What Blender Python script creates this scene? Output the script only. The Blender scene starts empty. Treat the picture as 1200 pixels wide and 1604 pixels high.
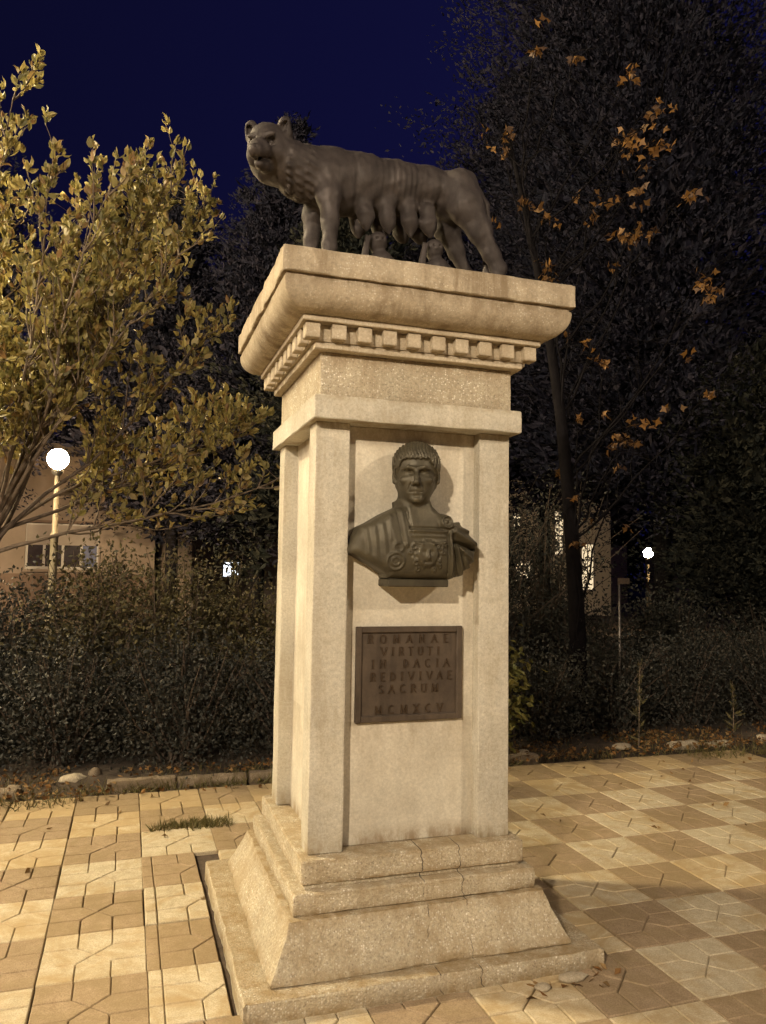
import bpy, math, random
import numpy as np
from mathutils import Vector, Matrix

R = math.radians
RNG = np.random.default_rng(11)
random.seed(5)

# ------------------------------------------------------------------ camera
scene = bpy.context.scene
cam_data = bpy.data.cameras.new("camera")
cam = bpy.data.objects.new("camera", cam_data)
scene.collection.objects.link(cam)
scene.camera = cam
YAW, PITCH, ROLL = R(18.0813), R(4.3329), R(0.8446)
CAM = Vector((-1.172, -3.5384, 1.6))
_fw = Vector((math.sin(YAW)*math.cos(PITCH), math.cos(YAW)*math.cos(PITCH), math.sin(PITCH)))
_r = Vector((math.cos(YAW), -math.sin(YAW), 0)); _u = _r.cross(_fw)
_r2 = _r*math.cos(ROLL) + _u*math.sin(ROLL); _u2 = _u*math.cos(ROLL) - _r*math.sin(ROLL)
cam.matrix_world = Matrix(((_r2.x, _u2.x, -_fw.x, CAM.x), (_r2.y, _u2.y, -_fw.y, CAM.y), (_r2.z, _u2.z, -_fw.z, CAM.z), (0, 0, 0, 1)))
cam_data.sensor_fit = 'HORIZONTAL'
cam_data.sensor_width = 36
cam_data.lens = 1210.38/1200*36
cam_data.clip_start = 0.05
cam_data.clip_end = 600

# ------------------------------------------------------------------ night sky
world = bpy.data.worlds.new("World")
scene.world = world
world.use_nodes = True
wn = world.node_tree.nodes; wl = world.node_tree.links
bgn = wn['Background']
tc = wn.new('ShaderNodeTexCoord')
sep = wn.new('ShaderNodeSeparateXYZ'); wl.new(tc.outputs['Generated'], sep.inputs[0])
mr = wn.new('ShaderNodeMapRange'); mr.inputs[1].default_value = -0.2; mr.inputs[2].default_value = 0.95
wl.new(sep.outputs[0], mr.inputs[0])
rmp = wn.new('ShaderNodeValToRGB')
rmp.color_ramp.elements[0].color = (0.0032, 0.0032, 0.019, 1)
rmp.color_ramp.elements[1].color = (0.0062, 0.0064, 0.050, 1)
wl.new(mr.outputs[0], rmp.inputs[0]); wl.new(rmp.outputs[0], bgn.inputs[0])
bgn.inputs[1].default_value = 1.0

# ------------------------------------------------------------------ exposure
scene.view_settings.view_transform = 'Standard'
scene.view_settings.look = 'None'
scene.view_settings.gamma = 1
scene.view_settings.use_curve_mapping = False
scene.view_settings.exposure = 0.0
scene.render.engine = 'CYCLES'
scene.cycles.use_denoising = True
scene.cycles.max_bounces = 6
scene.cycles.diffuse_bounces = 3
scene.cycles.sample_clamp_indirect = 3
scene.cycles.use_light_tree = True

# lamp brightness (radiance of each glowing globe) and tint
LAMP_A = 2150.0      # beside the square on the left, lights the left faces
LAMP_B = 4300.0      # behind the photographer on the left
LAMP_C = 1800.0      # further along on the left
LAMP_D = 800.0      # added behind the photographer on the right to light ground and trees
LAMP_L = 850.0       # seen through the leaves
LAMP_E = 2000.0      # beyond the leafy tree on the left
LAMP_R = 420.0       # far lamp on the right
WARM = (1.0, 0.70, 0.36)
WARM2 = (1.0, 0.82, 0.60)

COL = scene.collection

# ------------------------------------------------------------------ helpers
def link(o, parent=None):
    COL.objects.link(o)
    if parent is not None:
        o.parent = parent
    return o

def tag(o, label=None, cat=None, group=None, kind=None):
    if label: o['label'] = label
    if cat: o['category'] = cat
    if group: o['group'] = group
    if kind: o['kind'] = kind
    return o

def thing(name, loc, label, cat, group=None):
    o = bpy.data.objects.new(name, None)
    o.empty_display_size = 0.1
    o.location = loc
    link(o)
    return tag(o, label, cat, group)

def np_mesh(name, V, F, mats, smooth=False, sharp=None, midx=None):
    """V (n,3); F list of faces or an (m,k) array"""
    me = bpy.data.meshes.new(name)
    V = np.asarray(V, dtype=np.float32)
    if isinstance(F, np.ndarray):
        m, k = F.shape
        me.vertices.add(len(V)); me.vertices.foreach_set('co', V.ravel())
        me.loops.add(m*k); me.loops.foreach_set('vertex_index', F.astype(np.int32).ravel())
        me.polygons.add(m)
        me.polygons.foreach_set('loop_start', np.arange(0, m*k, k, dtype=np.int32))
        me.polygons.foreach_set('loop_total', np.full(m, k, dtype=np.int32))
        me.update(calc_edges=True)
    else:
        me.from_pydata([tuple(map(float, v)) for v in V], [], F)
    if not isinstance(mats, (list, tuple)): mats = [mats]
    for mt in mats: me.materials.append(mt)
    if midx is not None:
        me.polygons.foreach_set('material_index', np.asarray(midx, dtype=np.int32))
    me.polygons.foreach_set('use_smooth', np.full(len(me.polygons), bool(smooth)))
    if smooth and sharp is not None:
        me.set_sharp_from_angle(angle=R(sharp))
    me.validate(); me.update()
    return me

def part(name, V, F, mats, parent=None, smooth=False, sharp=None, midx=None, loc=None):
    """mesh given in world coordinates, made a child of parent (parents are never rotated)"""
    o0 = np.zeros(3)
    p = parent
    while p is not None:
        o0 += np.array(p.location); p = p.parent
    l = np.array(loc) if loc is not None else (np.zeros(3) if parent is not None else None)
    if parent is None:
        base = np.array(loc) if loc is not None else np.zeros(3)
    else:
        base = o0 + (l if loc is not None else 0) - (o0 if loc is not None else 0)
    V = np.asarray(V, float) - base
    o = bpy.data.objects.new(name, np_mesh(name, V, F, mats, smooth, sharp, midx))
    if parent is None: o.location = base
    else: o.location = base - o0
    link(o, parent)
    return o

class MB:
    def __init__(s): s.v = []; s.f = []; s.m = []
    def add(s, V, F, mi=0):
        n = len(s.v)
        s.v += [tuple(p) for p in V]
        s.f += [tuple(i+n for i in f) for f in F]
        s.m += [mi]*len(F)
    def box(s, x0, x1, y0, y1, z0, z1, b=0.0, mi=0):
        if b <= 0:
            V = [(x, y, z) for z in (z0, z1) for y in (y0, y1) for x in (x0, x1)]
            F = [(0, 2, 3, 1), (4, 5, 7, 6), (0, 1, 5, 4), (2, 6, 7, 3), (0, 4, 6, 2), (1, 3, 7, 5)]
            s.add(V, F, mi); return
        # chamfered box
        V = []; idx = {}
        X = (x0, x1); Y = (y0, y1); Z = (z0, z1)
        for i in (0, 1):
            for j in (0, 1):
                for k in (0, 1):
                    dx, dy, dz = (b if i == 0 else -b), (b if j == 0 else -b), (b if k == 0 else -b)
                    for a, (ex, ey, ez) in enumerate(((0, dy, dz), (dx, 0, dz), (dx, dy, 0))):
                        idx[(i, j, k, a)] = len(V); V.append((X[i]+ex, Y[j]+ey, Z[k]+ez))
        F = []
        for i in (0, 1):
            F.append([idx[(i, 0, 0, 0)], idx[(i, 1, 0, 0)], idx[(i, 1, 1, 0)], idx[(i, 0, 1, 0)]][::(-1 if i == 0 else 1)])
            F.append([idx[(0, i, 0, 1)], idx[(0, i, 1, 1)], idx[(1, i, 1, 1)], idx[(1, i, 0, 1)]][::(-1 if i == 0 else 1)])
            F.append([idx[(0, 0, i, 2)], idx[(1, 0, i, 2)], idx[(1, 1, i, 2)], idx[(0, 1, i, 2)]][::(-1 if i == 0 else 1)])
        for j in (0, 1):
            for k in (0, 1):
                q = [idx[(0, j, k, 1)], idx[(1, j, k, 1)], idx[(1, j, k, 2)], idx[(0, j, k, 2)]]
                F.append(q if (j+k) % 2 == 0 else q[::-1])
                q = [idx[(j, 0, k, 2)], idx[(j, 1, k, 2)], idx[(j, 1, k, 0)], idx[(j, 0, k, 0)]]
                F.append(q if (j+k) % 2 == 0 else q[::-1])
                q = [idx[(j, k, 0, 0)], idx[(j, k, 1, 0)], idx[(j, k, 1, 1)], idx[(j, k, 0, 1)]]
                F.append(q if (j+k) % 2 == 0 else q[::-1])
        for i in (0, 1):
            for j in (0, 1):
                for k in (0, 1):
                    q = [idx[(i, j, k, a)] for a in (0, 1, 2)]
                    F.append(q if (i+j+k) % 2 == 1 else q[::-1])
        s.add(V, F, mi)
    def tube(s, pts, rad, n=8, mi=0, cap=True):
        V, F = tube_arrays(pts, rad, n)
        if cap:
            m = len(pts)
            F = list(F) + [tuple(range(n))[::-1], tuple(range((m-1)*n, m*n))]
        s.add(V, [tuple(map(int, f)) for f in F], mi)
    def lathe(s, cx, cy, prof, n=20, mi=0):
        V = []
        for r_, z in prof:
            for k in range(n):
                a = 2*math.pi*k/n
                V.append((cx+r_*math.cos(a), cy+r_*math.sin(a), z))
        F = []
        for i in range(len(prof)-1):
            for k in range(n):
                F.append((i*n+k, i*n+(k+1) % n, (i+1)*n+(k+1) % n, (i+1)*n+k))
        F.append(tuple(range(n))[::-1]); F.append(tuple(range((len(prof)-1)*n, len(prof)*n)))
        s.add(V, F, mi)
    def build(s, name, mat, parent=None, smooth=False, sharp=None, loc=None):
        return part(name, s.v, s.f, mat, parent, smooth, sharp, midx=s.m, loc=loc)

def tube_arrays(pts, rad, n=6):
    P = np.asarray(pts, float); m = len(P)
    rad = np.broadcast_to(np.asarray(rad, float), (m,))
    T = np.gradient(P, axis=0); T /= np.linalg.norm(T, axis=1)[:, None]+1e-9
    ref = np.array([0.3, 0.2, 1.0]); ref /= np.linalg.norm(ref)
    if abs((T@ref)).mean() > 0.9: ref = np.array([1.0, 0.1, 0.0])
    U = np.cross(T, ref); U /= np.linalg.norm(U, axis=1)[:, None]+1e-9
    W = np.cross(T, U)
    a = np.arange(n)*2*np.pi/n
    V = P[:, None, :] + rad[:, None, None]*(np.cos(a)[None, :, None]*U[:, None, :] + np.sin(a)[None, :, None]*W[:, None, :])
    i = np.arange(m-1)[:, None]*n; k = np.arange(n)[None, :]; k2 = (k+1) % n
    F = np.stack([i+k, i+k2, i+n+k2, i+n+k], -1).reshape(-1, 4)
    return V.reshape(-1, 3), F

class NP:
    """gathers tubes / leaf blades quickly with numpy"""
    def __init__(s): s.V = []; s.F = []; s.n = 0
    def add(s, V, F):
        s.V.append(V); s.F.append(F+s.n); s.n += len(V)
    def tube(s, pts, rad, n=5): s.add(*tube_arrays(pts, rad, n))
    def build(s, name, mat, parent=None, smooth=False, loc=None):
        return part(name, np.concatenate(s.V), np.concatenate(s.F), mat, parent, smooth, loc=loc)

def unit(a): return a/(np.linalg.norm(a, axis=-1, keepdims=True)+1e-9)

def blades(pos, axis, length, width, rng, fold=0.25, kind='diamond'):
    """leaf faces: pos (n,3) base point, axis (n,3) direction; returns V,F (tris)"""
    n = len(pos)
    axis = unit(axis)
    side = unit(np.cross(axis, rng.normal(size=(n, 3))))
    nor = np.cross(axis, side)
    L = np.broadcast_to(length, (n,))[:, None]; W = np.broadcast_to(width, (n,))[:, None]
    if kind == 'diamond':
        b = pos; t = pos+axis*L
        m = pos+axis*L*0.45
        V = np.stack([b, m+side*W+nor*W*fold, t, m-side*W+nor*W*fold], 1)
        F = np.array([[0, 1, 2], [0, 2, 3]])
    elif kind == 'blade':
        b = pos; t = pos+axis*L
        V = np.stack([b-side*W, b+side*W, t], 1)
        F = np.array([[0, 1, 2]])
    else:      # leaf with midrib
        b = pos; t = pos+axis*L-nor*L*0.15
        m1 = pos+axis*L*0.35; m2 = pos+axis*L*0.7
        V = np.stack([b, m1+side*W+nor*W*fold, m2+side*W*0.8+nor*W*fold, t, m2-side*W*0.8+nor*W*fold, m1-side*W+nor*W*fold, m1, m2-nor*L*0.03], 1)
        F = np.array([[0, 1, 6], [6, 1, 2], [6, 2, 7], [7, 2, 3], [0, 6, 5], [6, 7, 4], [6, 4, 5], [7, 3, 4]])
    k = V.shape[1]
    FF = (np.arange(n)[:, None, None]*k + F[None]).reshape(-1, 3)
    return V.reshape(-1, 3), FF

# ------------------------------------------------------------------ materials
def new_mat(name):
    m = bpy.data.materials.new(name); m.use_nodes = True
    return m, m.node_tree.nodes, m.node_tree.links, m.node_tree.nodes['Principled BSDF']

def ramp(nodes, links, src, stops):
    r_ = nodes.new('ShaderNodeValToRGB')
    e = r_.color_ramp.elements
    while len(e) < len(stops): e.new(0.5)
    for k, (p, c) in enumerate(stops):
        e[k].position = p; e[k].color = (*c, 1) if len(c) == 3 else c
    links.new(src, r_.inputs[0])
    return r_

def mixc(nodes, links, fac, a, b, mode='MIX'):
    m = nodes.new('ShaderNodeMix'); m.data_type = 'RGBA'; m.blend_type = mode
    for sock, v in ((m.inputs[0], fac), (m.inputs[6], a), (m.inputs[7], b)):
        if isinstance(v, (int, float)): sock.default_value = v
        elif isinstance(v, tuple): sock.default_value = (*v, 1)
        else: links.new(v, sock)
    return m.outputs[2]

def noise(nodes, links, co, scale, detail=4, rough=0.6, stretch=None, dist=0):
    if stretch:
        mp = nodes.new('ShaderNodeMapping'); mp.inputs['Scale'].default_value = stretch
        links.new(co, mp.inputs[0]); co = mp.outputs[0]
    t = nodes.new('ShaderNodeTexNoise'); t.inputs['Scale'].default_value = scale
    t.inputs['Detail'].default_value = detail; t.inputs['Roughness'].default_value = rough
    t.inputs['Distortion'].default_value = dist
    links.new(co, t.inputs['Vector'])
    return t.outputs['Fac']

def bumpn(nodes, links, h, strength, dist, prev=None):
    b = nodes.new('ShaderNodeBump'); b.inputs['Strength'].default_value = strength
    b.inputs['Distance'].default_value = dist
    links.new(h, b.inputs['Height'])
    if prev is not None: links.new(prev, b.inputs['Normal'])
    return b.outputs[0]

def stone_mat(name, base, chips=0.5, streak=0.5, blotch=0.5, relief=1.0, cracks=False, ledges=(), stain=(0.15, 0.10, 0.055), chip_col=(0.82, 0.78, 0.68)):
    m, N, L, P = new_mat(name)
    geo = N.new('ShaderNodeNewGeometry'); co = geo.outputs['Position']
    n1 = noise(N, L, co, 2.2, 6, 0.65)
    base_d = tuple(c*0.72 for c in base)
    c = ramp(N, L, n1, [(0.3, base_d), (0.62, base)]).outputs[0]
    # fine grain
    n2 = noise(N, L, co, 85, 5, 0.8)
    lo = 1-0.30*relief
    g = ramp(N, L, n2, [(0.34, (lo, lo, lo)), (0.66, (1.10, 1.10, 1.10))]).outputs[0]
    c = mixc(N, L, 1.0, c, g, 'MULTIPLY')
    bump = None
    if chips > 0:
        v = N.new('ShaderNodeTexVoronoi'); v.inputs['Scale'].default_value = 115; v.inputs['Randomness'].default_value = 1.0
        L.new(co, v.inputs['Vector'])
        vs = N.new('ShaderNodeSeparateColor'); L.new(v.outputs['Color'], vs.inputs[0])
        cr = ramp(N, L, vs.outputs[0], [(0.55, (0, 0, 0)), (0.95, (1, 1, 1))]).outputs[0]
        dr = ramp(N, L, v.outputs['Distance'], [(0.30, (1, 1, 1)), (0.5, (0, 0, 0))]).outputs[0]
        mm = mixc(N, L, 1.0, cr, dr, 'MULTIPLY')
        nm = noise(N, L, co, 4.0, 3, 0.6)
        nmr = ramp(N, L, nm, [(0.35, (0.15, 0.15, 0.15)), (0.6, (1, 1, 1))]).outputs[0]
        mm = mixc(N, L, 1.0, mm, nmr, 'MULTIPLY')
        f = N.new('ShaderNodeMath'); f.operation = 'MULTIPLY'; f.inputs[1].default_value = chips
        sp = N.new('ShaderNodeSeparateColor'); L.new(mm, sp.inputs[0]); L.new(sp.outputs[0], f.inputs[0])
        c = mixc(N, L, f.outputs[0], c, chip_col)
        # dark pits
        pr_ = ramp(N, L, vs.outputs[1], [(0.80, (0, 0, 0)), (0.86, (1, 1, 1))]).outputs[0]
        mp_ = mixc(N, L, 1.0, pr_, dr, 'MULTIPLY')
        sp2 = N.new('ShaderNodeSeparateColor'); L.new(mp_, sp2.inputs[0])
        f2 = N.new('ShaderNodeMath'); f2.operation = 'MULTIPLY'; f2.inputs[1].default_value = 0.55*chips
        L.new(sp2.outputs[0], f2.inputs[0])
        c = mixc(N, L, f2.outputs[0], c, (0.17, 0.13, 0.09))
        bump = bumpn(N, L, v.outputs['Distance'], 0.35*relief*chips, 0.006)
    # vertical rain streaks
    if streak > 0:
        s1 = noise(N, L, co, 1.0, 5, 0.65, stretch=(14, 14, 1.6))
        s2 = noise(N, L, co, 1.7, 3, 0.5)
        sr = ramp(N, L, s1, [(0.44, (0, 0, 0)), (0.62, (1, 1, 1))]).outputs[0]
        sr2 = ramp(N, L, s2, [(0.36, (0, 0, 0)), (0.56, (1, 1, 1))]).outputs[0]
        mm = mixc(N, L, 1.0, sr, sr2, 'MULTIPLY')
        sp = N.new('ShaderNodeSeparateColor'); L.new(mm, sp.inputs[0])
        f = N.new('ShaderNodeMath'); f.operation = 'MULTIPLY'; f.inputs[1].default_value = streak
        L.new(sp.outputs[0], f.inputs[0])
        c = mixc(N, L, f.outputs[0], c, stain)
    if blotch > 0:
        b1 = noise(N, L, co, 5.5, 8, 0.7, dist=0.6)
        br = ramp(N, L, b1, [(0.45, (0, 0, 0)), (0.66, (1, 1, 1))]).outputs[0]
        sp = N.new('ShaderNodeSeparateColor'); L.new(br, sp.inputs[0])
        f = N.new('ShaderNodeMath'); f.operation = 'MULTIPLY'; f.inputs[1].default_value = blotch
        L.new(sp.outputs[0], f.inputs[0])
        c = mixc(N, L, f.outputs[0], c, stain)
    if ledges:
        # grime that gathers on and under the ledges (height, spread; a negative spread runs downwards)
        sz = N.new('ShaderNodeSeparateXYZ'); L.new(co, sz.inputs[0])
        ln = noise(N, L, co, 1.0, 6, 0.7, stretch=(16, 16, 7))
        lr = ramp(N, L, ln, [(0.36, (0, 0, 0)), (0.60, (1, 1, 1))]).outputs[0]
        ls = N.new('ShaderNodeSeparateColor'); L.new(lr, ls.inputs[0])
        for z0_, sp_, am_ in ledges:
            q = N.new('ShaderNodeMapRange'); q.interpolation_type = 'SMOOTHSTEP'
            L.new(sz.outputs[2], q.inputs[0])
            q.inputs[1].default_value = min(z0_, z0_+sp_); q.inputs[2].default_value = max(z0_, z0_+sp_)
            q.inputs[3].default_value = am_ if sp_ > 0 else 0.0; q.inputs[4].default_value = 0.0 if sp_ > 0 else am_
            # only on its own side of the ledge
            cmp = N.new('ShaderNodeMath'); cmp.operation = 'GREATER_THAN' if sp_ > 0 else 'LESS_THAN'
            L.new(sz.outputs[2], cmp.inputs[0]); cmp.inputs[1].default_value = z0_-0.002 if sp_ > 0 else z0_+0.002
            m1 = N.new('ShaderNodeMath'); m1.operation = 'MULTIPLY'; L.new(q.outputs[0], m1.inputs[0]); L.new(cmp.outputs[0], m1.inputs[1])
            m2 = N.new('ShaderNodeMath'); m2.operation = 'MULTIPLY'; L.new(m1.outputs[0], m2.inputs[0]); L.new(ls.outputs[0], m2.inputs[1])
            c = mixc(N, L, m2.outputs[0], c, stain)
    if cracks:
        # two old vertical cracks near the middle of the front face
        sx = N.new('ShaderNodeSeparateXYZ'); L.new(co, sx.inputs[0])
        wob = noise(N, L, co, 9, 4, 0.6, stretch=(0.01, 0.01, 1))
        for x0, w_ in ((0.015, 0.0022), (0.185, 0.0018), (0.06, 0.0)):
            if w_ == 0: continue
            a = N.new('ShaderNodeMath'); a.operation = 'MULTIPLY_ADD'; a.inputs[1].default_value = 0.10; a.inputs[2].default_value = x0-0.05
            L.new(wob, a.inputs[0])
            d = N.new('ShaderNodeMath'); d.operation = 'SUBTRACT'; L.new(sx.outputs[0], d.inputs[0]); L.new(a.outputs[0], d.inputs[1])
            ab = N.new('ShaderNodeMath'); ab.operation = 'ABSOLUTE'; L.new(d.outputs[0], ab.inputs[0])
            wn_ = noise(N, L, co, 14, 2, 0.5)
            mx = N.new('ShaderNodeMapRange'); L.new(ab.outputs[0], mx.inputs[0])
            mx.inputs[1].default_value = w_*0.3; mx.inputs[2].default_value = w_*1.6; mx.inputs[3].default_value = 1; mx.inputs[4].default_value = 0
            mu = N.new('ShaderNodeMath'); mu.operation = 'MULTIPLY'; L.new(mx.outputs[0], mu.inputs[0])
            rr = ramp(N, L, wn_, [(0.40, (0.05, 0.05, 0.05)), (0.56, (1, 1, 1))]).outputs[0]
            sp = N.new('ShaderNodeSeparateColor'); L.new(rr, sp.inputs[0]); L.new(sp.outputs[0], mu.inputs[1])
            c = mixc(N, L, mu.outputs[0], c, (0.035, 0.025, 0.018))
    L.new(c, P.inputs['Base Color'])
    rgh = ramp(N, L, n1, [(0.3, (0.75, 0.75, 0.75)), (0.7, (0.92, 0.92, 0.92))]).outputs[0]
    L.new(rgh, P.inputs['Roughness'])
    n3 = noise(N, L, co, 45, 6, 0.7)
    bump = bumpn(N, L, n3, 0.35*relief, 0.006, bump)
    L.new(bump, P.inputs['Normal'])
    P.inputs['Specular IOR Level'].default_value = 0.25
    return m

def plain(name, col, rough=0.6, metal=0.0, var=0.25, scale=8, bump=0.0, bscale=60, spec=0.5):
    m, N, L, P = new_mat(name)
    geo = N.new('ShaderNodeNewGeometry'); co = geo.outputs['Position']
    n1 = noise(N, L, co, scale, 5, 0.65)
    c = ramp(N, L, n1, [(0.3, tuple(x*(1-var) for x in col)), (0.7, tuple(min(1, x*(1+var*0.6)) for x in col))]).outputs[0]
    L.new(c, P.inputs['Base Color'])
    P.inputs['Roughness'].default_value = rough; P.inputs['Metallic'].default_value = metal
    P.inputs['Specular IOR Level'].default_value = spec
    if bump > 0:
        L.new(bumpn(N, L, noise(N, L, co, bscale, 5, 0.65), bump, 0.005), P.inputs['Normal'])
    return m

def bronze_mat(name, base, hi, rough=0.55):
    m, N, L, P = new_mat(name)
    geo = N.new('ShaderNodeNewGeometry'); co = geo.outputs['Position']
    n1 = noise(N, L, co, 7, 7, 0.7, dist=0.3)
    c = ramp(N, L, n1, [(0.32, base), (0.60, hi), (0.8, tuple(x*1.3 for x in hi))]).outputs[0]
    st = noise(N, L, co, 3, 5, 0.6, stretch=(9, 9, 1.5))
    sr = ramp(N, L, st, [(0.5, (0, 0, 0)), (0.7, (0.5, 0.5, 0.5))]).outputs[0]
    sp = N.new('ShaderNodeSeparateColor'); L.new(sr, sp.inputs[0])
    c = mixc(N, L, sp.outputs[0], c, tuple(x*0.6 for x in base))
    L.new(c, P.inputs['Base Color'])
    P.inputs['Metallic'].default_value = 0.35
    rr = ramp(N, L, n1, [(0.3, (rough+0.15,)*3), (0.7, (rough-0.1,)*3)]).outputs[0]
    L.new(rr, P.inputs['Roughness'])
    P.inputs['Specular IOR Level'].default_value = 0.4
    L.new(bumpn(N, L, noise(N, L, co, 60, 6, 0.7), 0.25, 0.004), P.inputs['Normal'])
    return m

def leaf_mat(name, cols, trans=0.3, rough=0.55, tcol=None):
    m, N, L, P = new_mat(name)
    geo = N.new('ShaderNodeNewGeometry')
    stops = [(i/max(1, len(cols)-1), c) for i, c in enumerate(cols)]
    c = ramp(N, L, geo.outputs['Random Per Island'], stops).outputs[0]
    big = noise(N, L, geo.outputs['Position'], 2.0, 3, 0.6)
    br = ramp(N, L, big, [(0.3, (0.7, 0.7, 0.7)), (0.7, (1.15, 1.15, 1.15))]).outputs[0]
    c = mixc(N, L, 1.0, c, br, 'MULTIPLY')
    L.new(c, P.inputs['Base Color'])
    P.inputs['Roughness'].default_value = rough
    P.inputs['Specular IOR Level'].default_value = 0.35 if trans > 0 else 0.08
    if trans > 0:
        out = N['Material Output']
        t = N.new('ShaderNodeBsdfTranslucent'); L.new(c, t.inputs[0])
        mx = N.new('ShaderNodeMixShader'); mx.inputs[0].default_value = trans
        L.new(P.outputs[0], mx.inputs[1]); L.new(t.outputs[0], mx.inputs[2]); L.new(mx.outputs[0], out.inputs[0])
    return m

def obj_leaf_mat(name, cols, trans):
    """same for leaves that are objects: the random value comes from the object"""
    m = leaf_mat(name, cols, trans)
    N, L = m.node_tree.nodes, m.node_tree.links
    oi = N.new('ShaderNodeObjectInfo')
    for l in list(L):
        if l.from_socket.name == 'Random Per Island':
            L.new(oi.outputs['Random'], l.to_socket)
    return m

def glow_mat(name, col, strength):
    m, N, L, P = new_mat(name)
    P.inputs['Base Color'].default_value = (0.8, 0.8, 0.8, 1)
    P.inputs['Emission Color'].default_value = (*col, 1)
    P.inputs['Emission Strength'].default_value = strength
    return m

def tile_mat(name, base, dirt, dirt_amt):
    m, N, L, P = new_mat(name)
    geo = N.new('ShaderNodeNewGeometry'); co = geo.outputs['Position']
    oi = N.new('ShaderNodeObjectInfo')
    tone = ramp(N, L, oi.outputs['Random'], [(0, tuple(x*0.88 for x in base)), (1, tuple(min(1, x*1.07) for x in base))]).outputs[0]
    g = noise(N, L, co, 160, 3, 0.8)
    gr = ramp(N, L, g, [(0.3, (0.62, 0.60, 0.58)), (0.7, (1.15, 1.15, 1.15))]).outputs[0]
    c = mixc(N, L, 1.0, tone, gr, 'MULTIPLY')
    n0 = noise(N, L, co, 17, 6, 0.7, dist=0.5)
    c = mixc(N, L, 1.0, c, ramp(N, L, n0, [(0.32, (0.80, 0.77, 0.72)), (0.66, (1.08, 1.08, 1.08))]).outputs[0], 'MULTIPLY')
    n1 = noise(N, L, co, 3.1, 8, 0.72, dist=1.2)
    ad = N.new('ShaderNodeMath'); ad.operation = 'MULTIPLY_ADD'; ad.inputs[1].default_value = 0.16; ad.inputs[2].default_value = -0.08
    L.new(oi.outputs['Random'], ad.inputs[0])
    a2 = N.new('ShaderNodeMath'); a2.operation = 'ADD'; L.new(n1, a2.inputs[0]); L.new(ad.outputs[0], a2.inputs[1])
    sy_ = N.new('ShaderNodeSeparateXYZ'); L.new(co, sy_.inputs[0])
    my = N.new('ShaderNodeMapRange'); L.new(sy_.outputs[1], my.inputs[0])
    my.inputs[1].default_value = 1.5; my.inputs[2].default_value = 2.45; my.inputs[3].default_value = 0; my.inputs[4].default_value = 0.22
    a3 = N.new('ShaderNodeMath'); a3.operation = 'ADD'; L.new(a2.outputs[0], a3.inputs[0]); L.new(my.outputs[0], a3.inputs[1])
    dr = ramp(N, L, a3.outputs[0], [(0.41, (0, 0, 0)), (0.62, (dirt_amt,)*3)]).outputs[0]
    sp = N.new('ShaderNodeSeparateColor'); L.new(dr, sp.inputs[0])
    c = mixc(N, L, sp.outputs[0], c, dirt)
    L.new(c, P.inputs['Base Color'])
    P.inputs['Roughness'].default_value = 0.8
    P.inputs['Specular IOR Level'].default_value = 0.3
    b = bumpn(N, L, noise(N, L, co, 70, 6, 0.75), 0.4, 0.004)
    b = bumpn(N, L, n1, 0.25, 0.01, b)
    L.new(b, P.inputs['Normal'])
    return m

M = {}
M['shaft'] = stone_mat('painted_concrete', (0.67, 0.625, 0.52), chips=0.06, streak=0.26, blotch=0.14, relief=0.6, ledges=((0.453, 0.09, 0.9), (2.22, -0.14, 0.55), (0.96, -0.35, 0.35)), stain=(0.26, 0.19, 0.11))
M['post'] = stone_mat('pilaster_concrete', (0.60, 0.565, 0.475), chips=0.25, streak=0.35, blotch=0.22, relief=0.9, ledges=((0.453, 0.10, 0.9), (2.22, -0.05, 0.8), (2.321, -0.03, 0.5)), stain=(0.27, 0.21, 0.12))
M['agg'] = stone_mat('exposed_aggregate', (0.52, 0.46, 0.345), chips=1.0, streak=0.5, blotch=0.3, relief=1.3, stain=(0.24, 0.18, 0.11), ledges=((2.511, -0.09, 0.8), (2.321, 0.03, 0.5)))
M['base'] = stone_mat('base_aggregate', (0.60, 0.525, 0.385), chips=1.0, streak=0.35, blotch=0.5, relief=1.5, cracks=True, stain=(0.27, 0.195, 0.10), ledges=((0.071, 0.05, 0.9), (0.264, 0.035, 0.9), (0.263, -0.05, 0.6), (0.361, 0.03, 0.9), (0.345, -0.03, 0.6), (0.452, -0.02, 0.7), (0.0, 0.05, 0.9)))
M['cornice'] = stone_mat('weathered_cornice', (0.47, 0.40, 0.295), chips=0.45, streak=0.85, blotch=0.45, relief=0.9, stain=(0.17, 0.125, 0.075), ledges=((2.763, -0.07, 0.9), (2.865, -0.05, 0.45)))
M['dentil'] = stone_mat('dentil_concrete', (0.52, 0.45, 0.34), chips=0.35, streak=0.35, blotch=0.35, relief=0.8, stain=(0.20, 0.15, 0.09), ledges=((2.61, -0.03, 0.5), (2.54, 0.02, 0.6)))
M['wolf'] = bronze_mat('wolf_bronze', (0.031, 0.025, 0.024), (0.056, 0.046, 0.043), 0.62)
M['bust'] = bronze_mat('bust_bronze', (0.046, 0.039, 0.025), (0.082, 0.071, 0.046), 0.5)
M['plaque'] = bronze_mat('plaque_bronze', (0.062, 0.046, 0.034), (0.108, 0.083, 0.062), 0.55)
M['letter'] = bronze_mat('letter_bronze', (0.050, 0.032, 0.018), (0.070, 0.046, 0.028), 0.5)
M['tile_light'] = tile_mat('pale_tile', (0.60, 0.53, 0.385), (0.36, 0.255, 0.12), 0.8)
M['tile_tan'] = tile_mat('tan_tile', (0.385, 0.292, 0.19), (0.23, 0.17, 0.085), 0.6)
M['bed'] = plain('joint_sand', (0.075, 0.052, 0.035), 0.95, var=0.5, scale=20, bump=0.6)
M['soil'] = plain('soil', (0.060, 0.043, 0.028), 0.95, var=0.5, scale=9, bump=0.8, bscale=25)
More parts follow.
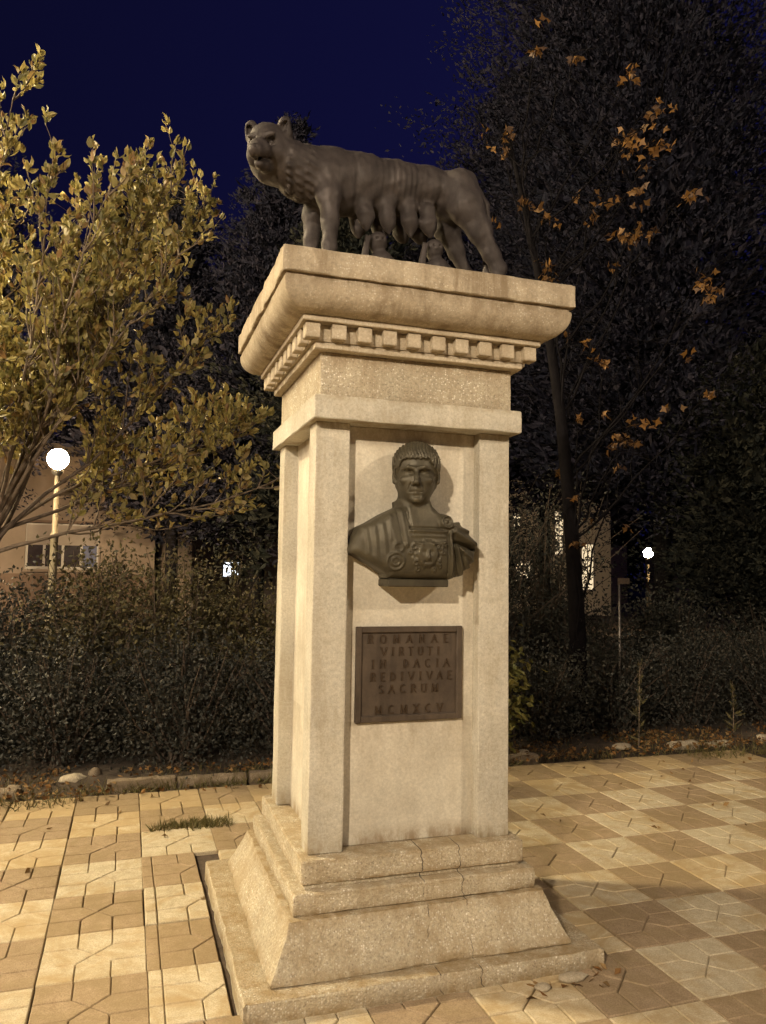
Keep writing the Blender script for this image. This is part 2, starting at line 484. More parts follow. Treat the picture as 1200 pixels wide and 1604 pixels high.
M['kerb'] = stone_mat('kerb_concrete', (0.30, 0.235, 0.16), chips=0.3, streak=0.1, blotch=0.6, relief=1.2, stain=(0.10, 0.07, 0.04))
M['rubble'] = stone_mat('rubble_stone', (0.50, 0.43, 0.31), chips=0.3, streak=0, blotch=0.4, relief=1.2)
M['bark'] = plain('bark', (0.085, 0.062, 0.045), 0.9, var=0.5, scale=14, bump=0.9, bscale=40)
M['bark_dark'] = plain('dark_bark', (0.007, 0.006, 0.007), 1.0, spec=0.1, var=0.5, scale=14, bump=0.9, bscale=40)
M['twig'] = plain('pale_bark', (0.16, 0.12, 0.085), 0.85, var=0.4, scale=20, bump=0.5)
M['lamp_post'] = plain('lamp_post_paint', (0.20, 0.17, 0.12), 0.55, var=0.15)
M['wall'] = plain('rendered_wall', (0.24, 0.185, 0.15), 0.9, var=0.18, scale=1.5, bump=0.3)
M['wall_low'] = plain('wall_plinth', (0.15, 0.10, 0.075), 0.9, var=0.25, scale=2.5, bump=0.3)
M['wall_cream'] = plain('cream_wall', (0.62, 0.56, 0.44), 0.9, var=0.15, scale=1.5, bump=0.3)
M['wall_dark'] = plain('dark_wall', (0.16, 0.13, 0.11), 0.9, var=0.3, scale=1.2, bump=0.3)
M['roof'] = plain('roof_tile', (0.12, 0.06, 0.04), 0.85, var=0.4, scale=4, bump=0.6)
M['frame'] = plain('window_frame_paint', (0.34, 0.31, 0.29), 0.5, var=0.1)
M['shutter'] = plain('roller_shutter', (0.22, 0.175, 0.15), 0.6, var=0.1)
M['glass'] = plain('dark_glass', (0.03, 0.022, 0.025), 0.12, var=0.3, spec=0.6)
M['glass_blue'] = glow_mat('window_television_glow', (0.25, 0.38, 1.0), 0.05)
M['glass_blue'].node_tree.nodes['Principled BSDF'].inputs['Base Color'].default_value = (0.03, 0.03, 0.04, 1)
M['lit_white'] = glow_mat('lit_window_white', (0.85, 0.92, 1.0), 3.0)
M['lit_warm'] = glow_mat('lit_window_warm', (1.0, 0.78, 0.48), 1.0)
M['metal'] = plain('galvanised_metal', (0.22, 0.20, 0.18), 0.45, metal=0.6, var=0.2)
M['leaf_left'] = leaf_mat('broad_leaves', [(0.11, 0.105, 0.04), (0.21, 0.185, 0.065), (0.37, 0.31, 0.11), (0.31, 0.25, 0.085), (0.20, 0.115, 0.05)], 0.35, 0.45)
M['leaf_left_obj'] = obj_leaf_mat('broad_leaf_single', [(0.13, 0.115, 0.05), (0.24, 0.20, 0.085), (0.38, 0.31, 0.15), (0.22, 0.13, 0.065)], 0.30)
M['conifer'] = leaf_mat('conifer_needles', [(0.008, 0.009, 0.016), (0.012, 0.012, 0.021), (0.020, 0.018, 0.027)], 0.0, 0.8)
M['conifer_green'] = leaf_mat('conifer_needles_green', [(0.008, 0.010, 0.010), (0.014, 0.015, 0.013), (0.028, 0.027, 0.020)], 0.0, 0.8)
M['far'] = leaf_mat('far_foliage', [(0.012, 0.011, 0.011), (0.022, 0.019, 0.018)], 0.0, 0.85)
M['shrub'] = leaf_mat('shrub_leaves', [(0.040, 0.038, 0.020), (0.065, 0.058, 0.026), (0.12, 0.10, 0.036), (0.07, 0.05, 0.032)], 0.12, 0.6)
M['shrub_dark'] = leaf_mat('shrub_leaves_dark', [(0.020, 0.023, 0.020), (0.034, 0.035, 0.028), (0.055, 0.050, 0.038)], 0.08, 0.6)
M['shrub_yellow'] = leaf_mat('shrub_leaves_yellow', [(0.13, 0.125, 0.035), (0.18, 0.155, 0.04), (0.09, 0.10, 0.03)], 0.25, 0.5)
M['autumn'] = leaf_mat('autumn_leaves', [(0.14, 0.075, 0.026), (0.25, 0.125, 0.032), (0.08, 0.05, 0.038)], 0.3, 0.55)
M['litter'] = leaf_mat('leaf_litter', [(0.10, 0.05, 0.02), (0.20, 0.10, 0.035), (0.28, 0.18, 0.08), (0.07, 0.04, 0.02)], 0.0, 0.7)
M['grass'] = leaf_mat('grass_blades', [(0.07, 0.07, 0.02), (0.13, 0.11, 0.035), (0.16, 0.12, 0.05)], 0.1, 0.6)

# ------------------------------------------------------------------ ground
def ground_sheet():
    xs = np.concatenate([np.linspace(-120, -8, 12), np.linspace(-7, 9, 65), np.linspace(10, 160, 14)])
    ys = np.concatenate([np.linspace(-80, -6, 8), np.linspace(-5, 2.40, 12), np.linspace(2.55, 8, 24), np.linspace(9, 220, 18)])
    X, Y = np.meshgrid(xs, ys)
    Z = np.where(Y < 2.5, -0.07, 0.035+0.03*np.sin(X*3.1+Y*2)+0.02*np.sin(X*7.3-Y*5))
    Z = np.where(Y > 9, 0.0, Z)
    V = np.stack([X, Y, Z], -1).reshape(-1, 3)
    n = len(xs)
    i = (np.arange(len(ys)-1)[:, None]*n+np.arange(n-1)[None]).ravel()
    F = np.stack([i, i+1, i+n+1, i+n], 1)
    o = part('ground', V, F, M['soil'], smooth=True)
    o['kind'] = 'structure'
ground_sheet()

YL = [-1.84, -1.43, -1.02, -0.615, -0.215, 0.2, 0.62, 1.055, 1.49, 1.92, 2.35]
XL_left = [-1.045-0.41*k for k in range(5, -1, -1)]           # ... -1.045
XL_mid = [-0.635, -0.285, 0.125, 0.535]
XL_right = [0.945+0.41*k for k in range(0, 13)]
XLINES = XL_left+XL_mid+XL_right
pave = part('pavement', [(-9, -9, -0.022), (9, -9, -0.022), (9, 2.42, -0.022), (-9, 2.42, -0.022)], [(0, 1, 2, 3)], M['bed'])
pave['kind'] = 'structure'

t3 = 1/3
PIECES = [
    [(0, 0), (t3, 0), (t3, t3), (0, t3)], [(2*t3, 0), (1, 0), (1, t3), (2*t3, t3)],
    [(0, 2*t3), (t3, 2*t3), (t3, 1), (0, 1)], [(2*t3, 2*t3), (1, 2*t3), (1, 1), (2*t3, 1)],
    [(t3, 0), (2*t3, 0), (2*t3, t3), (.5, .5), (t3, t3)],
    [(t3, 1), (t3, 2*t3), (.5, .5), (2*t3, 2*t3), (2*t3, 1)],
    [(0, t3), (t3, t3), (.5, .5), (t3, 2*t3), (0, 2*t3)],
    [(1, t3), (1, 2*t3), (2*t3, 2*t3), (.5, .5), (2*t3, t3)]]

def clip(poly, ax, val, keep_less):
    out = []
    n = len(poly)
    for i in range(n):
        a, b = poly[i], poly[(i+1) % n]
        ia = (a[ax] <= val) == keep_less; ib = (b[ax] <= val) == keep_less
        if ia: out.append(a)
        if ia != ib:
            t = (val-a[ax])/(b[ax]-a[ax])
            out.append((a[0]+t*(b[0]-a[0]), a[1]+t*(b[1]-a[1])))
    return out

def inset(poly, d):
    n = len(poly); out = []
    for i in range(n):
        p0, p1, p2 = poly[i-1], poly[i], poly[(i+1) % n]
        e1 = Vector((p1[0]-p0[0], p1[1]-p0[1])); e2 = Vector((p2[0]-p1[0], p2[1]-p1[1]))
        if e1.length < 1e-5 or e2.length < 1e-5: return None
        e1.normalize(); e2.normalize()
        n1 = Vector((-e1.y, e1.x)); n2 = Vector((-e2.y, e2.x))
        b = n1+n2
        if b.length < 1e-4: return None
        b.normalize(); c_ = max(0.35, b.dot(n1))
        out.append((p1[0]+b.x*d/c_, p1[1]+b.y*d/c_))
    return out

def area(poly):
    return 0.5*sum(poly[i][0]*poly[(i+1) % len(poly)][1]-poly[(i+1) % len(poly)][0]*poly[i][1] for i in range(len(poly)))

def tile_geo(w, h, shift=0.0, cl=None, deep=False, rng=random):
    """tile of eight pressed fields, local origin in its corner. cl = list of (axis, value, keep_less)"""
    mb = MB()
    for dx in ((0,) if shift == 0 else (-1, 0)):
        for pc in PIECES:
            q = [((x+dx)*w+shift, y*h) for x, y in pc]
            for c in [(0, 0.0, False), (0, w, True)]+(cl or []):
                if q: q = clip(q, *c)
            if not q or len(q) < 3: continue
            if area(q) < 0: q = q[::-1]
            # drop doubled points
            qq = [q[i] for i in range(len(q)) if (Vector(q[i])-Vector(q[i-1])).length > 1e-4]
            if len(qq) < 3 or area(qq) < 0.0004: continue
            a = inset(qq, 0.0022 if not deep else 0.0034); b = inset(qq, 0.0058 if not deep else 0.0072)
            if a is None or b is None or area(b) < 0.0001: continue
            dz = rng.uniform(-0.0006, 0.0006)
            n = len(a)
            V = [(x, y, 0+dz) for x, y in b]+[(x, y, -0.0035) for x, y in a]+[(x, y, -0.016) for x, y in a]
            F = [tuple(range(n))]
            for i in range(n):
                j = (i+1) % n
                F += [(i, i+n, j+n, j), (i+n, i+2*n, j+2*n, j+n)]
            mb.add(V, [f if k == 0 else f for k, f in enumerate(F)])
    # base slab
    x0, x1, y0, y1 = 0.001, w-0.001, 0.001, h-0.001
    base = [(x0, y0), (x1, y0), (x1, y1), (x0, y1)]
    for c in (cl or []): base = clip(base, *c)
    if base and len(base) >= 3:
        n = len(base)
        zt = -0.0105 if not deep else -0.014
        mb.add([(x, y, zt) for x, y in base]+[(x, y, -0.021) for x, y in base],
               [tuple(range(n))]+[(i, i+n, (i+1) % n+n, (i+1) % n) for i in range(n)])
    return mb

def sloppy(rng): return (rng.gauss(0, 0.0022), rng.gauss(0, 0.0022), rng.gauss(0, 0.0012))
tile_cache = {}
n_tiles = 0
for ci in range(len(XLINES)-1):
    x0, x1 = XLINES[ci], XLINES[ci+1]
    left = x1 < -0.6
    for ri in range(len(YL)-1):
        y0, y1 = YL[ri], YL[ri+1]
        if ri < 2 and x0 > 2.3: continue
        r_ = ri-5
        if x0 > 3.9 and ri > 8 and random.random() < 0.5: continue
        c_ = (ci-len(XL_left)+1) if x0 < -0.5 else (ci-len(XL_left)-len(XL_mid))
        # parity left: even is pale; right: odd is pale
        pale = ((c_+r_) % 2 == 0) if x0 < -0.5 else ((c_+r_) % 2 != 0)
        if x0 < -0.5: c_ = ci-(len(XL_left)-1); pale = ((c_+r_) % 2 == 0)
        w, h = x1-x0, y1-y0
        # inside the footprint of the monument
        if x0 > -0.7 and x1 < 0.73 and y0 > -0.70 and y1 < 0.70: continue
        cl = []
        ov_y = y1 > -0.70 and y0 < 0.70
        ov_x = x1 > -0.735 and x0 < 0.735
        if ov_y and ov_x:
            if x0 < -0.8 and y0 > -0.7: cl.append((0, -0.758-x0, True))
        shift = 0.0
        if ci == len(XL_left)-1 and ri <= 6: shift = 0.055 if ri % 2 else 0.055
        if ci == len(XL_left)-1 and ri in (0, 2, 4): shift = 0.055
        mat = M['tile_light'] if pale else M['tile_tan']
        deep = random.random() < (0.35 if x0 < 0 else 0.12)
        key = (round(w, 3), round(h, 3), pale, deep, bool(cl) or shift != 0)
        if cl or shift or key not in tile_cache:
            mb = tile_geo(w, h, shift, cl, deep)
            if not mb.v: continue
            me = np_mesh('paving_tile', mb.v, [tuple(f) for f in mb.f], mat)
            if not (cl or shift): tile_cache[key] = me
        else:
            me = tile_cache[key]
        o = bpy.data.objects.new('paving_tile', me)
        sx, sy, sz = sloppy(random)
        o.location = (x0+sx*0.6, y0+sy*0.6, sz)
        o.rotation_euler = (random.gauss(0, 0.0025), random.gauss(0, 0.0025), random.gauss(0, 0.003))
        link(o, pave); n_tiles += 1
# paving past the frame, joined
mb = MB()
far_l, far_t = MB(), MB()
for i in range(-8, 24):
    for j in range(-17, 6):
        x0 = XLINES[0]+i*0.41-1.6; y0 = -1.84+j*0.41
        inside = (x0+0.41 > XLINES[0]+0.01 and x0 < XLINES[-1]-0.01 and y0 > -1.9) or y0 > 2.0
        if y0 > -1.85-0.2 and x0+0.41 > XLINES[0] and x0 < 2.3: inside = True
        if inside: continue
        tgt = far_l if (i+j) % 2 else far_t
        for pc in PIECES:
            a = inset([(x0+p[0]*0.405, y0+p[1]*0.405) for p in pc] if area(pc) > 0 else [(x0+p[0]*0.405, y0+p[1]*0.405) for p in pc][::-1], 0.003)
            if a: tgt.add([(x, y, -0.001) for x, y in a]+[(x, y, -0.016) for x, y in a],
                          [tuple(range(len(a)))]+[(k, k+len(a), (k+1) % len(a)+len(a), (k+1) % len(a)) for k in range(len(a))])
for t_, m_ in ((far_l, 'tile_light'), (far_t, 'tile_tan')):
    o = t_.build('more_paving', M[m_], pave); o['kind'] = 'stuff'

# kerb
def rough_box(x0, x1, y0, y1, z0, z1, n, amp, rng, round_=0.008):
    """box with worn, slightly uneven edges (grid subdivided)"""
    def lin(a, b, k): return np.linspace(a, b, k)
    nx = max(2, int((x1-x0)/n)+1); ny = max(2, int((y1-y0)/n)+1); nz = max(2, int((z1-z0)/n)+1)
    pts = {}; V = []; F = []
    def vid(i, j, k):
        key = (i, j, k)
        if key not in pts:
            x = x0+(x1-x0)*i/nx; y = y0+(y1-y0)*j/ny; z = z0+(z1-z0)*k/nz
            ex = (i in (0, nx))+(j in (0, ny))+(k in (0, nz))
            cx, cy, cz = (x0+x1)/2, (y0+y1)/2, (z0+z1)/2
            if ex >= 2:
                d = round_*(0.5+rng.random()*1.2)
                if i in (0, nx): x += d*(1 if i == 0 else -1)
                if j in (0, ny): y += d*(1 if j == 0 else -1)
                if k in (0, nz): z += d*(1 if k == 0 else -1)
            x += rng.gauss(0, amp); y += rng.gauss(0, amp); z += rng.gauss(0, amp)
            pts[key] = len(V); V.append((x, y, z))
        return pts[key]
    for i in range(nx):
        for j in range(ny):
            F.append((vid(i, j, nz), vid(i+1, j, nz), vid(i+1, j+1, nz), vid(i, j+1, nz)))
            F.append((vid(i, j, 0), vid(i, j+1, 0), vid(i+1, j+1, 0), vid(i+1, j, 0)))
    for i in range(nx):
        for k in range(nz):
            F.append((vid(i, 0, k), vid(i+1, 0, k), vid(i+1, 0, k+1), vid(i, 0, k+1)))
            F.append((vid(i, ny, k), vid(i, ny, k+1), vid(i+1, ny, k+1), vid(i+1, ny, k)))
    for j in range(ny):
        for k in range(nz):
            F.append((vid(0, j, k), vid(0, j, k+1), vid(0, j+1, k+1), vid(0, j+1, k)))
            F.append((vid(nx, j, k), vid(nx, j+1, k), vid(nx, j+1, k+1), vid(nx, j, k+1)))
    return V, F

kerb = part('kerb', [(-6, 2.40, -0.05), (9, 2.40, -0.05), (9, 2.60, -0.05), (-6, 2.60, -0.05)], [(0, 1, 2, 3)], M['bed'])
kerb['kind'] = 'structure'
x = -1.27
while x < 2.1:
    L_ = 0.50+random.gauss(0, 0.01)
    V, F = rough_box(x, x+L_-0.008, 2.43, 2.53, -0.04, 0.065+random.gauss(0, 0.004), 0.05, 0.0012, random)
    part('kerb_stone', V, F, M['kerb'], kerb, smooth=True, sharp=40)
    x += L_
for (x, L_, tip) in ((-5.2, .5, 0), (-4.6, .5, 0), (-3.9, .5, 0.02), (-3.3, .5, 0), (-2.7, .45, 0.0), (-2.15, .32, -0.01), (3.62, .34, 0.0), (4.05, .30, -0.02), (4.62, .5, 0.01), (5.15, .5, 0), (5.68, .5, 0.0), (6.2, .5, 0.0)):
    V, F = rough_box(x, x+L_, 2.50 if x > 3 else 2.45, 2.61 if x > 3 else 2.56, -0.04, 0.06+tip, 0.05, 0.003, random, 0.015)
    o = part('kerb_stone', V, F, M['rubble'] if x > 3 else M['kerb'], kerb, smooth=True, sharp=40)

# ------------------------------------------------------------------ monument
MON = thing('monument_pedestal', (0, 0, 0), 'tall cream concrete pedestal with dentil cornice, corner pilasters and stepped flared base', 'pedestal')

def sq_loft(levels, nseg=22, r=0.006, amp=0.0, seed=0, jit_edge=0.0):
    """square section with slightly rounded corners swept through (hx, hy, z) levels, closed at both ends"""
    rng = np.random.default_rng(seed)
    rows = []
    for hx, hy, z in levels:
        p = []
        c = [(-hx, -hy), (hx, -hy), (hx, hy), (-hx, hy)]
        for s in range(4):
            a = np.array(c[s]); b = np.array(c[(s+1) % 4])
            d = (b-a)/np.linalg.norm(b-a); ln = np.linalg.norm(b-a)
            ts = np.concatenate([[r], np.linspace(r*3, ln-r*3, nseg), [ln-r]])
            for t in ts: p.append(a+d*t)
            # corner point pulled in
            nxt = np.array(c[(s+2) % 4]); d2 = (nxt-b)/np.linalg.norm(nxt-b)
            p.append(b-d*r*0.29+d2*r*0.29)
        rows.append([(q[0], q[1], z) for q in p])
    A = np.array(rows)
    if amp > 0:
        m, k, _ = A.shape
        nz_ = rng.normal(size=(m, k, 3))
        ker = (nz_+np.roll(nz_, 1, 1)+np.roll(nz_, -1, 1))/2.2
        A = A+ker*amp
    if jit_edge > 0:
        m, k, _ = A.shape
        ch = np.zeros(k)
        for _i in range(k//5):
            c0 = rng.integers(k); wv = rng.integers(1, 4)
            for q in range(-wv, wv+1): ch[(c0+q) % k] = max(ch[(c0+q) % k], (1-abs(q)/(wv+1))*rng.random())
        for li in range(m):
            f = jit_edge*(1.0 if li in (1, m-2) else 0.5)
            A[li, :, :2] *= (1-ch*f/0.6)[:, None]
    m, k, _ = A.shape
    V = A.reshape(-1, 3)
    F = []
    for i in range(m-1):
        for j in range(k):
            F.append((i*k+j, i*k+(j+1) % k, (i+1)*k+(j+1) % k, (i+1)*k+j))
    F.append(tuple(range(k))[::-1]); F.append(tuple(range((m-1)*k, m*k)))
    return V, F

def block(name, levels, mat, parent=MON, **kw):
    # chamfer first and last level
    V, F = sq_loft(levels, **kw)
    return part(name, V, F, mat, parent, smooth=True, sharp=32)

def cham(hx, hy, z0, z1, c=0.004, n=2):
    L_ = [(hx-c, hy-c, z0)]
    zs = np.linspace(z0+c, z1-c, n+1)
    L_ += [(hx, hy, z) for z in zs]
    L_.append((hx-c, hy-c, z1))
    return L_

block('ground_slab', cham(0.736, 0.710, -0.03, 0.071, 0.007, 3), M['base'], amp=0.0012, seed=1, jit_edge=0.012, nseg=40)
fl = []
for t in np.linspace(0, 1, 9):
    w = 0.551+(0.631-0.551)*(t**1.25)
    fl.append((w, w-0.001, 0.263-(0.263-0.084)*t))
fl = fl[::-1]
fl = [(fl[0][0]-0.004, fl[0][1]-0.004, 0.0712)]+[(fl[0][0]+0.002, fl[0][1]+0.002, 0.076)]+fl[:-1]+[(0.551, 0.549, 0.259), (0.547, 0.545, 0.2640)]
block('flared_base', fl, M['base'], amp=0.0018, seed=2, jit_edge=0.012, nseg=44)
block('step_block', cham(0.525, 0.517, 0.2645, 0.345, 0.006, 3), M['base'], amp=0.0012, seed=3, jit_edge=0.010, nseg=36)
block('joint_band', cham(0.470, 0.462, 0.3455, 0.3605, 0.001, 1), M['base'], amp=0.0006, seed=4)
block('plinth_block', cham(0.4865, 0.472, 0.361, 0.4525, 0.005, 3), M['base'], amp=0.0010, seed=5, jit_edge=0.006, nseg=34)
block('shaft_panel', cham(0.382, 0.345, 0.453, 2.2215, 0.002, 12), M['shaft'], amp=0.0004, seed=6)
for sx in (-1, 1):
    for sy in (-1, 1):
        hx = 0.0735; hy = 0.062
        V, F = sq_loft([(a, b, z) for a, b, z in cham(hx, hy, 0.453, 2.2215, 0.003, 16)], nseg=4, r=0.003, amp=0.0006, seed=10+sx+2*sy)
        V = V+np.array([sx*(0.449-hx), sy*(0.407-hy), 0])
        part('corner_pilaster', V, F, M['post'], MON, smooth=True, sharp=32)
block('architrave', cham(0.4775, 0.4785, 2.222, 2.321, 0.004, 2), M['post'], amp=0.0008, seed=20, jit_edge=0.004)
block('frieze', cham(0.443, 0.437, 2.3212, 2.5105, 0.003, 4), M['agg'], amp=0.0008, seed=21)
block('lower_fillet', cham(0.478, 0.480, 2.511, 2.540, 0.003, 1), M['dentil'], amp=0.0007, seed=22)
block('dentil_band', cham(0.492, 0.486, 2.5402, 2.6085, 0.001, 1), M['dentil'], amp=0.0004, seed=23)
block('upper_fillet', cham(0.541, 0.533, 2.6088, 2.632, 0.003, 1), M['dentil'], amp=0.0007, seed=24)
ov = [(0.538, 0.530, 2.6322)]
for a in np.linspace(0, 90, 9):
    w = 0.541+0.099*math.sin(R(a)); z = 2.634+0.098*(1-math.cos(R(a)))
    ov.append((w, w-0.009, z))
ov += [(0.640, 0.631, 2.744), (0.634, 0.625, 2.7455), (0.630, 0.621, 2.7625)]
block('ovolo_cornice', ov, M['cornice'], amp=0.0008, seed=25, jit_edge=0.005, nseg=40)
block('abacus', cham(0.651, 0.643, 2.763, 2.865, 0.005, 3), M['cornice'], amp=0.0010, seed=26, jit_edge=0.008, nseg=44)
# dentils: small blocks all round, alike, sharing one mesh
dmb = MB(); dmb.box(-0.0305, 0.0305, -0.019, 0.019, -0.0315, 0.0315, b=0.003)
dme = np_mesh('dentil', dmb.v, [tuple(f) for f in dmb.f], M['dentil'])
cmb = MB(); cmb.box(-0.0305, 0.0305, -0.0305, 0.0305, -0.0315, 0.0315, b=0.003)
cme = np_mesh('corner_dentil', cmb.v, [tuple(f) for f in cmb.f], M['dentil'])
nd = 10
def put_dentil(me, x, y, rz=0):
    o = bpy.data.objects.new(me.name.split('.')[0], me)
    o.location = (x+random.gauss(0, .0008), y+random.gauss(0, .0008), 2.5762+random.gauss(0, .0006))
    o.rotation_euler = (0, 0, rz+random.gauss(0, 0.012)); link(o, MON)
for side in range(4):
    hw = 0.526-0.0305 if side % 2 == 0 else 0.518-0.0305
    for k in range(1, nd-1):
        t = -hw+2*hw*k/(nd-1)
        if side == 0: put_dentil(dme, t, -0.500)
        elif side == 2: put_dentil(dme, t, 0.500)
        elif side == 1: put_dentil(dme, 0.508, t, math.pi/2)
        else: put_dentil(dme, -0.508, t, math.pi/2)
for sx in (-1, 1):
    for sy in (-1, 1): put_dentil(cme, sx*(0.526-0.0305), sy*(0.518-0.0305))

# ------------------------------------------------------------------ sculpting: signed distance field + surface nets
class SDF:
    def __init__(s, lo, hi, h):
        s.lo = np.array(lo, float); s.h = h
        s.n = np.ceil((np.array(hi)-s.lo)/h).astype(int)+1
        s.ax = [s.lo[i]+h*np.arange(s.n[i]) for i in range(3)]
        s.D = np.full(s.n, 0.15, np.float32)
    def win(s, lo, hi):
        a = np.clip(np.floor((np.array(lo)-s.lo)/s.h).astype(int), 0, s.n-1)
        b = np.clip(np.ceil((np.array(hi)-s.lo)/s.h).astype(int)+1, 1, s.n)
        sl = tuple(slice(a[i], b[i]) for i in range(3))
        g = np.meshgrid(s.ax[0][sl[0]], s.ax[1][sl[1]], s.ax[2][sl[2]], indexing='ij', sparse=True)
        return sl, g
    def comb(s, sl, d, k, op):
        A = s.D[sl]; d = np.broadcast_to(d, A.shape)
        if op == 'add':
            hh = np.maximum(k-np.abs(A-d), 0)/k
            s.D[sl] = np.minimum(A, d)-hh*hh*k*0.25
        elif op == 'sub':
            d = -d
            hh = np.maximum(k-np.abs(A-d), 0)/k
            s.D[sl] = np.maximum(A, d)+hh*hh*k*0.25
    def cone(s, a, b, ra, rb, k=0.02, op='add', sc=None):
        a = np.array(a, float); b = np.array(b, float); m = max(ra, rb)+k+2*s.h
        sl, (X, Y, Z) = s.win(np.minimum(a, b)-m, np.maximum(a, b)+m)
        ab = b-a; L2 = float(ab@ab)+1e-12
        t = np.clip(((X-a[0])*ab[0]+(Y-a[1])*ab[1]+(Z-a[2])*ab[2])/L2, 0, 1)
        d = np.sqrt((X-a[0]-t*ab[0])**2+(Y-a[1]-t*ab[1])**2+(Z-a[2]-t*ab[2])**2)-(ra+(rb-ra)*t)
        s.comb(sl, d, k, op)
    def path(s, pts, rad, k=0.02, op='add'):
        for i in range(len(pts)-1): s.cone(pts[i], pts[i+1], rad[i], rad[i+1], k, op)
    def ell(s, c, r, k=0.02, op='add', rot=None):
        c = np.array(c, float); r = np.array(r, float); m = r.max()+k+2*s.h
        sl, (X, Y, Z) = s.win(c-m, c+m)
        X = X-c[0]; Y = Y-c[1]; Z = Z-c[2]
        if rot is not None:
            Rm = np.array(rot)      # rows = local axes
            X, Y, Z = (Rm[i, 0]*X+Rm[i, 1]*Y+Rm[i, 2]*Z for i in range(3))
        k0 = np.sqrt((X/r[0])**2+(Y/r[1])**2+(Z/r[2])**2)
        k1 = np.sqrt((X/r[0]**2)**2+(Y/r[1]**2)**2+(Z/r[2]**2)**2)+1e-9
        s.comb(sl, k0*(k0-1)/k1, k, op)
    def mesh(s, name, mat, parent=None, smooth=True, loc=None, origin=None):
        D = s.D; n = D.shape
        ins = D < 0
        c8 = [ins[i:n[0]-1+i, j:n[1]-1+j, k:n[2]-1+k] for i in (0, 1) for j in (0, 1) for k in (0, 1)]
        cnt = sum(c.astype(np.int8) for c in c8)
        act = (cnt > 0) & (cnt < 8)
        I, J, K = np.nonzero(act)
        idx = np.full(act.shape, -1, np.int64); idx[I, J, K] = np.arange(len(I))
        acc = np.zeros((len(I), 3)); w = np.zeros(len(I))
        corners = [(i, j, k) for i in (0, 1) for j in (0, 1) for k in (0, 1)]
        for a in corners:
            for ax in range(3):
                if a[ax] == 1: continue
                b = list(a); b[ax] = 1
                da = D[I+a[0], J+a[1], K+a[2]]; db = D[I+b[0], J+b[1], K+b[2]]
                mk = (da < 0) != (db < 0)
                t = np.where(mk, da/(da-db+1e-12), 0)
                p = np.tile(np.array(a, float), (len(I), 1)); p[:, ax] += t
                acc[mk] += p[mk]; w[mk] += 1
        V = (acc/w[:, None]+np.stack([I, J, K], 1))*s.h+s.lo
        F = []
        for ax in range(3):
            o1, o2 = [(1, 2), (2, 0), (0, 1)][ax]
            sl0 = [slice(None)]*3; sl1 = [slice(None)]*3
            sl0[ax] = slice(0, n[ax]-1); sl1[ax] = slice(1, n[ax])
            A = ins[tuple(sl0)]; B = ins[tuple(sl1)]
            for sign in (0, 1):
                mk = (A & ~B) if sign == 0 else (~A & B)
                P = np.stack(np.nonzero(mk), 1)
                ok = (P[:, o1] > 0) & (P[:, o2] > 0) & (P[:, o1] < n[o1]-1) & (P[:, o2] < n[o2]-1)
                P = P[ok]
                e1 = np.zeros(3, int); e1[o1] = 1; e2 = np.zeros(3, int); e2[o2] = 1
                q = [P-e1-e2, P-e2, P, P-e1]
                f = np.stack([idx[a[:, 0], a[:, 1], a[:, 2]] for a in q], 1)
                if sign: f = f[:, ::-1]
                F.append(f)
        F = np.concatenate(F)
        F = F[(F >= 0).all(1)]
        return part(name, V, F, mat, parent, smooth=smooth, loc=loc)

